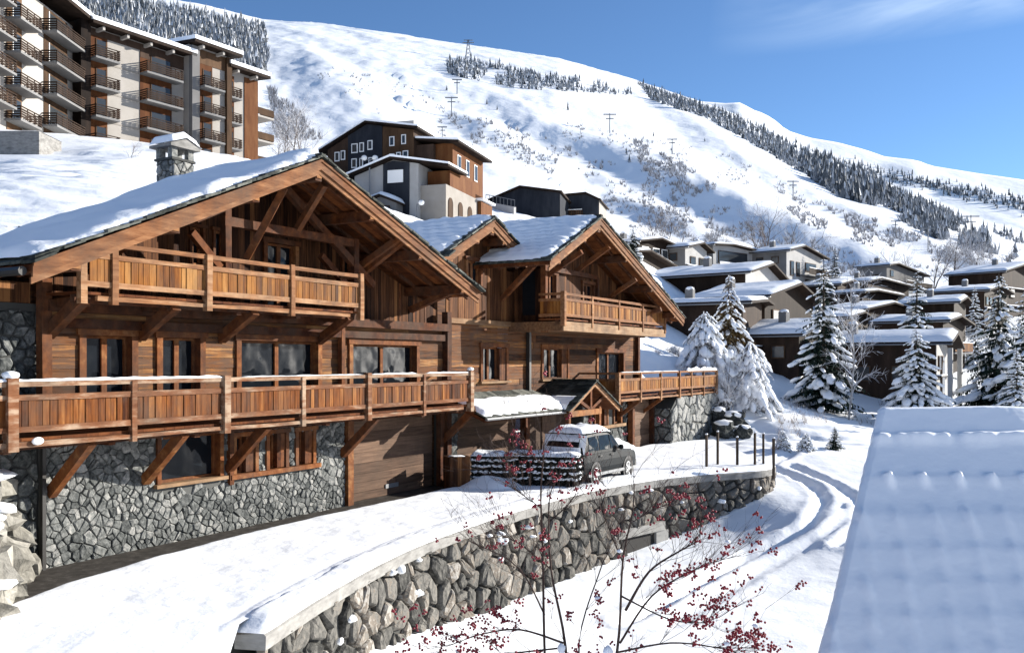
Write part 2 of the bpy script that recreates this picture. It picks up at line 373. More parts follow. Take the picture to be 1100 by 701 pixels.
RUTS = [[(830,503),(851,511),(871,521),(883,533),(882,543),(864,565),(830,586),(790,605),(735,632),(670,668)],
        [(851,500),(886,515),(908,527),(922,539),(930,552),(925,566),(900,583)],
        [(906,544),(860,568),(812,589),(777,611),(700,655)],[(925,548),(880,578),(830,606),(770,640),(720,672)],
        [(858,480),(848,487),(836,494),(822,501)]]
RUTW = [catmull([hit(*p)[:2] for p in r], 6) for r in RUTS]
RUTD = [.17,.17,.075,.07,.12]
def axis(segs):
    out = []
    for a, b, st in segs:
        n = max(1, int(round((b-a)/st))); out += [a+(b-a)*i/n for i in range(n)]
    return np.array(out+[segs[-1][1]])
gx = axis([(-3000,-400,650),(-400,-120,70),(-120,-50,4.5),(-50,-30,1.6),(-30,-7,.5),(-7,21,.21),(21,34,.65),(34,80,2.3),(80,170,6),(170,500,80),(500,3000,625)])
gy = axis([(-2000,-100,480),(-100,6,8),(6,14,1),(14,58,.21),(58,72,.5),(72,100,1.2),(100,196,4),(196,600,100),(600,4000,850)])
GX, GY = np.meshgrid(gx, gy); GZ = tps(GX, GY)
far = np.maximum(0, GY-190); GZ -= far*.03
GZ -= np.clip((np.abs(GX-20)-150)/150,0,1)**2*0
# opposite valley side behind the camera, seen only in window glass
GZ += np.clip((-GY-60)/400,0,1)*120
GZ += np.clip((GX-1.0*np.maximum(GY,0)-170)/300,0,1)*95
U = (GX-OX)*DX+(GY-OY)*DY; V = (GX-OX)*NX+(GY-OY)*NY
# under the drive and the chalet the ground stays below the built surfaces
wc = np.array(WC)
def signed_wall(X, Y):
    d2 = np.full(X.shape, 1e9); sg = np.zeros(X.shape)
    for i in range(0, len(wc)-1):
        a = wc[i]; b = wc[i+1]; e = b-a; l2 = (e**2).sum()
        t = np.clip(((X-a[0])*e[0]+(Y-a[1])*e[1])/l2,0,1); dx = X-(a[0]+e[0]*t); dy = Y-(a[1]+e[1]*t); q = dx*dx+dy*dy
        s = np.sign(e[0]*dy-e[1]*dx); m = q < d2; d2 = np.where(m,q,d2); sg = np.where(m,s,sg)
    return np.sqrt(d2)*sg           # positive on the chalet side
near = (GX > -30)&(GX < 30)&(GY > 4)&(GY < 70)
SW = np.full(GX.shape, -9.0); SW[near] = signed_wall(GX[near], GY[near])
drive = near & (SW > .25) & (V > -14) & (U < 28.0) & (U > -7) & (GY > 14.2) & (GX < 11.4)
GZ = np.where(drive & (V > -1.2), np.minimum(GZ,-.6), GZ)
inside = (U > -1) & (U < 34) & (V > -9.5) & (V < .5) ; GZ = np.where((U > 30)&(U < 42)&(V > .2)&(V < 2.4), np.minimum(GZ,-.4), GZ); GZ = np.where(inside, np.minimum(GZ, -.5+np.clip(-V-1,0,9)*.55), GZ)
# surface relief
fx, fy = GX.ravel(), GY.ravel(); rel = np.zeros(fx.size); keep = (fx > -60)&(fx < 90)&(fy > 8)&(fy < 130)
for i in np.nonzero(keep)[0]:
    x, y = fx[i], fy[i]; amp = 1.0 if y < 46 and x > -6 else 2.6
    rel[i] = .035*amp*n3(x*.9,y*.9,1)+.06*amp*n3(x*.3,y*.3,5)
    if y > 46 or x < -10: rel[i] += .12*n3(x*.8+3*n3(x*.2,y*.2),y*1.6,9)+(.13*n3(x*.45,y*.7,14)+.07*n3(x*1.5,y*1.9,4) if x < -7 else 0)
GZ += rel.reshape(GX.shape)
for line, dpt in zip(RUTW, RUTD):
    ln = np.array(line); x0, x1 = ln[:,0].min()-1, ln[:,0].max()+1; y0, y1 = ln[:,1].min()-1, ln[:,1].max()+1
    m = (GX > x0)&(GX < x1)&(GY > y0)&(GY < y1); X = GX[m]; Y = GY[m]; d2 = np.full(X.shape, 1e9)
    for i in range(len(ln)-1):
        a = ln[i]; e = ln[i+1]-a; t = np.clip(((X-a[0])*e[0]+(Y-a[1])*e[1])/max((e**2).sum(),1e-9),0,1)
        d2 = np.minimum(d2, (X-a[0]-e[0]*t)**2+(Y-a[1]-e[1]*t)**2)
    dd = np.sqrt(d2)+.05*np.sin(X*9+3*Y)*np.sin(Y*7); GZ[m] += -dpt*(1+.25*np.sin(X*11+Y*23))*np.exp(-(dd/.26)**4) + dpt*.45*np.exp(-((dd-.48)/.18)**2)
mb = MB(); nxg, nyg = len(gx), len(gy)
mb.v = [tuple(p) for p in np.stack([GX.ravel(),GY.ravel(),GZ.ravel()],1)]
for j in range(nyg-1):
    for i in range(nxg-1):
        a = j*nxg+i; mb.f.append((a,a+1,a+nxg+1,a+nxg))
mb.t = [.5]*len(mb.f)
struct(mb.build('snow_ground', M['snow'], smooth=True))

# ------------------------------------------------------------------ ski slope
RIDGE = [(-400,-160),(-200,-90),(0,-32),(145,0),(215,12),(285,28),(330,30),(400,38),(500,52),(600,66),(680,88),(700,95),(760,115),(800,130),(850,155),(900,180),(960,203),(1030,233),(1100,258),(1250,310),(1500,372)]
def ridge_y(px):
    for (a, ya), (b, yb) in zip(RIDGE, RIDGE[1:]):
        if px <= b:
            t = min(1,max(0,(px-a)/(b-a))); return ya+(yb-ya)*t
    return RIDGE[-1][1]
def ridge_Y(px): return 780+.12*px
YF = 165.0
FOOT = {}
def slope_base(px, r):
    a = (px-550)/F; Yr = ridge_Y(px); Y = YF+(Yr-YF)*r
    k = round(px,2)
    if k not in FOOT: FOOT[k] = hgt(a*YF, YF)-2.0
    zr = EZ+(HZ-ridge_y(px))*Yr/F; zf = FOOT[k]
    rr = min(r,1.0); prof = rr+.06*math.sin(math.pi*rr)
    z = zf+(zr-zf)*prof
    if r > 1: z = zr-(r-1)*(zr-zf)*1.1
    return Vector((a*Y, Y, z))
def slope_hit(px, py):
    lo, hi = 0.0, 1.0
    for _ in range(24):
        m = (lo+hi)/2; p = slope_base(px, m)
        if HZ-F*(p.z-EZ)/p.y > py: lo = m
        else: hi = m
    return slope_base(px, (lo+hi)/2)
GUL = [([(470,100),(560,138),(640,168),(700,196),(760,222),(820,250),(900,275),(1000,300)], 2.2, 18.0),
       ([(600,150),(660,180),(720,205),(800,240),(860,262)], 3.0, 13.0),
       ([(470,125),(520,148),(570,165),(610,180),(650,200)], 3.0, 12.0),
       ([(285,60),(300,95),(318,125),(345,150)], 1.5, 14.0),
       ([(690,108),(740,150),(800,180),(880,220),(950,250),(1040,285)], 3.0, 14.0),
       ([(640,205),(720,240),(800,262),(900,290)], 2.5, 9.0)]
GULW = []
for pts, dpt, wid in GUL:
    GULW.append((np.array([slope_hit(*p)[:2] for p in pts]), dpt, wid))
def seg_dist(X, Y, ln):
    d2 = np.full(X.shape, 1e12); sg = np.zeros(X.shape)
    for i in range(len(ln)-1):
        a = ln[i]; e = ln[i+1]-a; t = np.clip(((X-a[0])*e[0]+(Y-a[1])*e[1])/(e**2).sum(),0,1); dx = X-a[0]-e[0]*t; dy = Y-a[1]-e[1]*t
        q = dx*dx+dy*dy; s = np.sign(e[0]*dy-e[1]*dx); m = q < d2; d2 = np.where(m,q,d2); sg = np.where(m,s,sg)
    return np.sqrt(d2), sg
pxs = list(np.linspace(-400,60,24)[:-1])+list(np.linspace(60,1130,270)[:-1])+list(np.linspace(1130,1500,18))
rs = list((np.linspace(0,1,150)**1.5))+[1.02,1.05,1.12,1.3,1.7]
P = np.array([[slope_base(px, r) for px in pxs] for r in rs])
X, Y = P[...,0], P[...,1]; rel = np.zeros(X.shape)
RR = np.array(rs)[:,None]*np.ones((1,len(pxs)))
for j in range(X.shape[0]):
    for i in range(X.shape[1]):
        x, y = X[j,i], Y[j,i]; q = x*.56-y*.83; c = x*.83+y*.56
        f = 1-abs(n3(c*.016, q*.0035, 3)+.4*n3(c*.045,q*.011,8))
        rel[j,i] = 1.7*(f-.7) + 1.1*n3(c*.03,q*.014,11) + .7*n3(x*.07,y*.06,2) + .65*n3(x*.17,y*.14,6) + .42*n3(x*.37,y*.3,16)
rel *= .72*np.clip(RR*9,0,1)*np.clip((1.25-RR)*3.2,0,1)*np.clip((1.0-RR)*7+.22,.22,1)
Z = P[...,2]+rel
for ln, dpt, wid in GULW:
    d, s = seg_dist(X, Y, ln)
    Z += -dpt*np.exp(-(d/wid)**2) + dpt*.35*np.exp(-((d-wid*1.5)/(wid*.6))**2)*(s > 0)
mb = MB(); n1 = len(pxs)
mb.v = [tuple(p) for p in np.stack([X.ravel(),Y.ravel(),Z.ravel()],1)]
for j in range(len(rs)-1):
    for i in range(n1-1): a = j*n1+i; mb.f.append((a,a+1,a+n1+1,a+n1))
mb.t = [.5]*len(mb.f)
struct(mb.build('ski_slope', M['snow_far'], smooth=True))
SLZ = Z; PXA = np.array(pxs); RSA = np.array(rs)
def slope_pt(px, r):
    """surface point (with relief) at a bearing and a fraction of the climb"""
    i = int(np.clip(np.searchsorted(PXA, px)-1,0,len(PXA)-2)); j = int(np.clip(np.searchsorted(RSA, r)-1,0,len(RSA)-2))
    a = (px-PXA[i])/(PXA[i+1]-PXA[i]); b = (r-RSA[j])/(RSA[j+1]-RSA[j])
    p = slope_base(px, r)
    z = (SLZ[j,i]*(1-a)+SLZ[j,i+1]*a)*(1-b)+(SLZ[j+1,i]*(1-a)+SLZ[j+1,i+1]*a)*b
    return Vector((p.x, p.y, z))
def slope_r(px, py):
    lo, hi = 0.0, 1.0
    for _ in range(22):
        m = (lo+hi)/2; p = slope_pt(px, m)
        if HZ-F*(p.z-EZ)/p.y > py: lo = m
        else: hi = m
    return (lo+hi)/2
# ------------------------------------------------------------------ far snow mountain
FAR = [(500,130),(640,112),(700,100),(740,108),(780,111),(797,110),(806,117),(818,121),(830,127),(845,140),(870,148),(900,153),(930,161),(950,168),(985,172),(1000,178),(1050,186),(1100,193),(1250,222),(1500,260)]
def far_pt(px, r):
    for (a, ya), (b, yb) in zip(FAR, FAR[1:]):
        if px <= b: t = (px-a)/(b-a); y = ya+(yb-ya)*t; break
    Yr = 2300.0; Y0 = 1250.0; Yy = Y0+(Yr-Y0)*r; zr = EZ+(HZ-y)*Yr/F; z0 = EZ+(HZ-y-170)*Y0/F
    z = z0+(zr-z0)*min(r,1)
    if r > 1: z = zr-(r-1)*zr
    x = (px-550)/F*Yy
    q = x*.56-Yy*.83; c = x*.83+Yy*.56
    k = 1 if r < .9 else max(0,(1-r)*10)
    z += k*(10*n3(c*.006,q*.002,4)+5*n3(c*.017,q*.006,7)+3*n3(x*.03,Yy*.03,2)) if r <= 1 else 0
    return (x, Yy, z)
mb = MB(); fr = list(np.linspace(0,1,50))+[1.1,1.4]; fp = list(np.linspace(500,1500,130))
for r in fr:
    for px in fp: mb.v.append(far_pt(px, r))
for j in range(len(fr)-1):
    for i in range(len(fp)-1): a = j*len(fp)+i; mb.f.append((a,a+1,a+len(fp)+1,a+len(fp)))
mb.t = [.5]*len(mb.f); struct(mb.build('far_mountain', M['snow_far'], smooth=True))

# ------------------------------------------------------------------ woods and scrub on the mountain (masses)
M['wood_mass'] = toned('snowy_conifer_mass', [(0,(.055,.062,.068)),(.4,(.155,.165,.175)),(.6,(.36,.375,.40)),(1,(.70,.72,.75))], (1,1,1), .12, bump=0, ns=.6, rough=.9)
M['scrub'] = toned('frosty_scrub', [(0,(.12,.105,.10)),(.5,(.30,.28,.27)),(1,(.70,.70,.72))], (1,1,1), .1, bump=0, ns=.6, rough=.9)
rngE = random.Random(11)
def far_tree(mb, p, h, rng, snow=.45):
    if rng.random() < .38 and h < 8 and p[1] > 30: return scrub_clump(mb, p, h*rng.uniform(.45,.8), rng, 1.0)
    h *= rng.choice((.5,.65,.8,.9,1.1))
    w = h*rng.uniform(.17,.24); n = 5
    for k, (z0, z1, ww) in enumerate(((.0,.55,1.0),(.3,.8,.75),(.58,1.05,.5))):
        a0 = rng.uniform(0,6.28); vs = [(p[0]+rng.uniform(-.03,.03)*h,p[1],p[2]+h*z1)]
        for i in range(n):
            a = a0+i*6.283/n; rr = w*ww*rng.uniform(.6,1.25); vs.append((p[0]+rr*math.cos(a),p[1]+rr*math.sin(a),p[2]+h*(z0+rng.uniform(-.06,.06))))
        for i in range(n): mb.add([vs[0],vs[1+i],vs[1+(i+1)%n]],[(0,1,2)], min(1,max(0,rng.gauss(snow,.3))))
def scrub_clump(mb, p, h, rng, full=0):
    h *= full or .62*min(1.0, .25+p[1]/700)
    for k in range(7):
        a = rng.uniform(0,6.28); l = h*rng.uniform(.5,1.1); dx, dy = math.cos(a)*h*.5, math.sin(a)*h*.5; w = h*.09
        b = (p[0]+dx*.3*rng.random(),p[1]+dy*.3*rng.random(),p[2]-.2)
        mb.add([b,(b[0]+w*2,b[1],b[2]),(p[0]+dx,p[1]+dy,p[2]+l)],[(0,1,2)], rng.uniform(.1,1) if not full else rng.uniform(.35,.72))
def in_poly(x, y, P):
    c = False
    for i in range(len(P)):
        (x1,y1),(x2,y2) = P[i],P[i-1]
        if (y1 > y) != (y2 > y) and x < (x2-x1)*(y-y1)/(y2-y1)+x1: c = not c
    return c
def mass(name, poly, n, h, fn, rng, **kw):
    mb = MB(); xs = [p[0] for p in poly]; ys = [p[1] for p in poly]; k = 0; tries = 0
    while k < n and tries < n*12:
        tries += 1; px = rng.uniform(min(xs),max(xs)); py = rng.uniform(min(ys),max(ys))
        if not in_poly(px, py, poly): continue
        if fbm(px*.035,py*.05,5,2) < kw.get('thin',-9): continue
        r = slope_r(px, py); p = slope_pt(px, r)
        if kw.get('small'): fn(mb, p, h*rng.uniform(.6,1.25), rng)
        else: fn(mb, p, h*rng.uniform(.6,1.25), rng, kw.get('snow',.45))
        k += 1
    return mb
def stuff(o): o['kind'] = 'stuff'; return o
stuff(mass('w', [(60,-60),(150,2),(215,14),(284,29),(288,60),(284,78),(270,84),(230,72),(180,60),(100,30),(20,-10)], 4200, 4.8, far_tree, rngE, snow=.42, thin=-.55).build('snowy_conifer_forest', M['wood_mass']))
stuff(mass('w', [(478,66),(500,64),(560,76),(640,90),(682,100),(676,103),(620,99),(560,96),(505,86),(482,80)], 620, 3.4, far_tree, rngE, snow=.40, thin=-.25).build('conifer_belt', M['wood_mass']))
stuff(mass('w', [(684,89),(700,95),(760,115),(800,130),(850,155),(900,180),(960,203),(1030,233),(1030,250),(960,226),(900,205),(850,180),(800,150),(760,128),(700,108)], 2600, 4.2, far_tree, rngE, snow=.36).build('conifer_belt', M['wood_mass']))
stuff(mass('w', [(860,165),(905,182),(940,195),(960,215),(940,222),(900,212),(870,192)], 420, 7.5, far_tree, rngE, snow=.30).build('conifer_belt', M['wood_mass']))
stuff(mass('w', [(960,205),(1030,235),(1110,262),(1110,280),(1060,272),(1000,255),(955,232)], 600, 5, far_tree, rngE, snow=.40, thin=-.2).build('conifer_belt', M['wood_mass']))
sm = MB()
for poly, n, h, th in (([(288,95),(318,120),(345,150),(320,152),(296,150)],260,5,-.9),([(480,118),(560,140),(640,168),(700,195),(690,210),(610,195),(520,165),(485,140)],230,3.0,-.02),
    ([(690,190),(760,215),(860,255),(960,285),(1090,290),(1090,300),(900,296),(760,258),(690,225)],520,3.2,-.05),([(640,200),(720,225),(780,250),(760,262),(660,240)],260,2.6,-.1),
    ([(820,200),(900,225),(980,250),(1090,275),(1090,292),(960,275),(860,240)],420,4,-.1),([(560,120),(800,170),(900,230),(700,200)],260,2.2,.08),([(300,60),(480,100),(620,190),(420,130)],160,2.2,.1),
    ([(680,150),(720,170),(780,205),(740,210),(690,185)],260,3.6,-.2),([(700,235),(800,262),(900,282),(880,290),(760,270)],220,3,-.1)):
    m2_ = mass('s', poly, n, h, scrub_clump, rngE, small=1, thin=th); o = len(sm.v); sm.v += m2_.v; sm.f += [tuple(i+o for i in f) for f in m2_.f]; sm.t += m2_.t; sm.m += m2_.m
stuff(sm.build('frosty_scrub', M['scrub']))
fm = MB()
for k in range(700):
    px = rngE.uniform(840,1110); t = (px-840)/270; y = 163+t*62+rngE.gauss(0,4)
    if px > 1040 and rngE.random() < .35: y = 206+(px-1040)*.2+rngE.gauss(0,4)
    lo, hi = 0.,1.
    for _ in range(18):
        m = (lo+hi)/2; p = far_pt(px, m)
        if HZ-F*(p[2]-EZ)/p[1] > y: lo = m
        else: hi = m
    if lo < .97: far_tree(fm, far_pt(px, lo), rngE.uniform(9,16), rngE, .35)
stuff(fm.build('far_conifer_forest', M['wood_mass']))
# ------------------------------------------------------------------ THE CHALET (local frame: x along the facade, -y outwards, z up)
rng = random.Random(5)
CH = thing('wooden_chalet', 'large timber chalet with three gables and plank balconies above the curved retaining wall', 'chalet', (OX,OY,0), math.atan2(DY,DX))
def l(u, v, z): return (u, -v, z)
def part(mb, name, mat, parent=None, smooth=False, **kw): return mb.build(name, mat, parent or CH, smooth, **kw)

def cut(a, b, holes):
    segs = [(a,b)]
    for h0, h1 in holes:
        out = []
        for s0, s1 in segs:
            if h1 <= s0 or h0 >= s1: out.append((s0,s1)); continue
            if h0 > s0: out.append((s0,h0))
            if h1 < s1: out.append((h1,s1))
        segs = out
    return segs
def planks_h(mb, u0, u1, z0, z1, v, openings=(), row=.24, tmean=.5):
    z = z0
    while z < z1-.02:
        h = min(row*rng.uniform(.85,1.2), z1-z)
        if z1-z-h < .08: h = z1-z
        holes = [(a,b) for a,b,c,d in openings if c < z+h*.6 and d > z+h*.4]
        for s0, s1 in cut(u0, u1, holes):
            s = s0
            while s < s1-.01:
                e = min(s1, s+rng.uniform(2.2,5.5))
                if s1-e < .5: e = s1
                p = rng.uniform(0,.022); mb.box(s, e-.004, -v-p, -v+.05, z+.004, z+h-.004, min(1,max(0,rng.gauss(tmean,.24)))); s = e
        z += h
def planks_v(mb, u0, u1, zb, ztop, v, openings=(), wid=.2, tmean=.45):
    u = u0
    while u < u1-.02:
        w = min(wid*rng.uniform(.8,1.3), u1-u); um = u+w/2
        zt = ztop(um); zz = cut(zb, zt, [(c,d) for a,b,c,d in openings if a < um < b])
        for a, b in zz:
            p = rng.uniform(0,.025); t = min(1,max(0,rng.gauss(tmean,.22)))
            if b-a > .05:
                za, zc = (ztop(u+.004), ztop(u+w-.004)) if abs(b-zt) < 1e-6 else (b,b)
                x0, x1, y0, y1 = u+.004, u+w-.004, -v-p, -v+.05
                mb.add([(x0,y0,a),(x1,y0,a),(x1,y1,a),(x0,y1,a),(x0,y0,za),(x1,y0,zc),(x1,y1,zc),(x0,y1,za)],
                       [(0,3,2,1),(4,5,6,7),(0,1,5,4),(1,2,6,5),(2,3,7,6),(3,0,4,7)], t)
        u += w
def window(u0, u1, z0, z1, v, sashes=2, depth=.16, casing=.14, sill=True, mat='beam', curtain=None, shutter=0.0, parent=None):
    """casing proud of the wall, deep reveal, sashes with glass"""
    w = MB()
    w.box(u0, u0+casing, -v-.07, -v+depth, z0, z1, rng.uniform(.45,.9)); w.box(u1-casing, u1, -v-.07, -v+depth, z0, z1, rng.uniform(.45,.9))
    w.box(u0-.06, u1+.06, -v-.10, -v+depth, z1-.002, z1+casing, rng.uniform(.4,.8))
    o = part(w, 'window', M[mat], parent)
    a, b = u0+casing+.002, u1-casing-.002
    if shutter: b -= shutter
    g = MB(); g.add([l(a,v-depth,z0),l(b,v-depth,z0),l(b,v-depth,z1),l(a,v-depth,z1)],[(0,1,2,3)]); g.build('pane', M['glass'], o)
    f = MB(); n = sashes; W = (b-a)/n; t = .07
    for k in range(n):
        x0, x1 = a+k*W, a+(k+1)*W; y0, y1 = -v+depth-.06, -v+depth-.004
        f.box(x0, x0+t, y0, y1, z0, z1-.004, .7); f.box(x1-t, x1-.003, y0, y1, z0, z1-.004, .7)
        f.box(x0+t, x1-t, y0, y1, z0, z0+t, .7); f.box(x0+t, x1-t, y0, y1, z1-t, z1-.004, .7)
    f.build('sash', M['pale'] if mat == 'pale' else M['beam'], o)
    if shutter:
        s = MB(); k = 0; x = b
        while x < u1-casing-.02:
            ww = min(.15, u1-casing-x); s.box(x+.003, x+ww-.003, -v-.03, -v+depth, z0+.02, z1-.02, rng.uniform(.2,.6)); x += ww
        s.build('shutter', M['beam'], o)
    if sill:
        s = MB(); s.box(u0-.08, u1+.08, -v-.16, -v+depth, z0-.09, z0-.003, .8); s.build('sill', M['pale'], o)
    if curtain:
        s = MB(); c0, c1 = curtain; k = 12
        def cf(i, j): x = a+(b-a)*(c0+(c1-c0)*i); return (x, -v+depth+.03+.02*math.sin(i*30), z0+(z1-z0)*j)
        s.grid(cf, k, 1); s.build('curtain', M['curtain'], o)
    return o
def bracket(u, v0, z0, v1, z1, w=.2, parent=None, du=0.0):
    m = MB(); m.beam(l(u,v0,z0), l(u+du,v1,z1), w, w*1.15, tone=rng.uniform(.35,.75), jit=.012, rng=rng); return part(m, 'bracket', M['beam'], parent)

# ---- ground floor: rubble stone wall with its openings
st = MB(); st.box(0, 9.95, .0, .35, -.5, 1.4, .3); st.box(0,3.0,0,.35,1.4,3.0); st.box(5.0,5.4,0,.35,1.4,3.0); st.box(8.6,9.95,0,.35,1.4,3.0); st.box(3.0,5.0,0,.35,2.62,3.0); st.box(5.4,8.6,0,.35,2.46,3.0); st.box(6.28,6.62,.0,.35,1.4,2.46); st.box(7.46,7.78,.0,.35,1.4,2.46)
sw = part(st, 'stone_wall', M['mortar_grey'])
ms = MB(); stones(ms, lambda s,h,o: (s, -o, h-.15), 9.95, 3.1, .165, rng, depth=.05, gap=.006, tones=(.3,.85),
    skip=[(2.9,5.1,1.45,2.8),(5.35,6.3,1.45,2.62),(6.6,7.48,1.45,2.62),(7.75,8.65,1.45,2.62)]); ms.build('stone_facing', M['stone'], sw)
window(2.95,5.05,1.47,2.62,0,1,.2,.12)
for a, b in ((5.38,6.30),(6.60,7.48),(7.76,8.62)): window(a,b,1.46,2.46,0,1,.18,.12,False,shutter=.32)
m = MB(); m.box(5.25,8.75,-.16,.1,1.33,1.455,.75); m.box(5.25,8.75,-.09,.1,2.605,2.74,.3); m.box(5.2,5.34,-.14,.05,1.2,2.72,.4); part(m,'lintel',M['beam'])
m = MB(); m.beam((-.04,-.12,-.02),(-.04,-.12,2.95),.085,.085); part(m,'downpipe',M['iron'])
# side walls that close the block, and the stone side wing beyond the left corner
m = MB(); m.box(0,.2,.36,9.6,-.5,6.4,.3); m.box(15.4,15.6,.36,9.6,-.5,6.9,.3); m.box(0,15.6,9.4,9.6,2,7,.3); m.box(.2,15.4,.5,9.4,2.86,2.98,.3); part(m,'wall',M['wood_h'])
st = MB(); st.box(-7,-.02,.12,9,-1,5.75,.3); o = part(st,'stone_wall',M['mortar']); ms = MB()
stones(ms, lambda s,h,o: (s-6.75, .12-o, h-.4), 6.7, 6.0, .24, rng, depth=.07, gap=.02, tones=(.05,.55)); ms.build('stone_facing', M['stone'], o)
m = MB(); planks_v(m,-7,-.2,5.76,lambda u:6.2,-.1,tmean=.6); part(m,'timber_wall',M['wood_v'])
m = MB(); m.beam(l(-2.6,-.22,4.7),l(-1.5,-.22,5.1),.14,.14,tone=.2); m.beam(l(-1.5,-.22,5.1),l(-.5,-.22,4.7),.14,.14,tone=.2); m.beam(l(-.5,-.22,4.7),l(-.5,-.22,3.1),.14,.14,tone=.2); part(m,'downpipe',M['iron'])

# ---- first floor of the big gable: horizontal boards, windows behind the long balcony
OPN = [(.86,2.40,2.6,5.14),(2.94,4.44,2.6,5.14),(5.5,8.88,2.6,5.12),(10.15,13.9,2.6,5.1)]
m = MB(); planks_h(m, .2, 15.4, 3.0, 5.75, 0, OPN, .25, .55); part(m,'timber_wall',M['wood_h'])
window(.86,2.40,3.0,5.1,0,2,.2,.17,False,curtain=(.0,.28)); window(2.94,4.44,3.0,5.1,0,2,.2,.17,False); window(5.5,8.88,3.0,5.08,0,2,.2,.17,False,curtain=(.0,.16)); window(10.15,13.9,3.0,5.05,0,2,.2,.17,False)
for u, w, t in ((-.02,.22,.5),(15.5,.26,.1),(9.7,.16,.55)):
    m = MB(); m.beam((u,-.12,3.0 if u < 10 else 0),(u,-.12,6.3 if u != 9.7 else 5.8),w,w,tone=t,jit=.008,rng=rng,up=(0,1,0)); part(m,'corner_post',M['beam'])
m = MB(); m.beam((0,-.14,5.72),(15.5,-.14,5.72),.3,.26,tone=.2,jit=.01,rng=rng); m.beam((0,-.1,5.35),(15.3,-.1,5.35),.2,.22,tone=.1,jit=.01,rng=rng); part(m,'wall_beam',M['beam'])

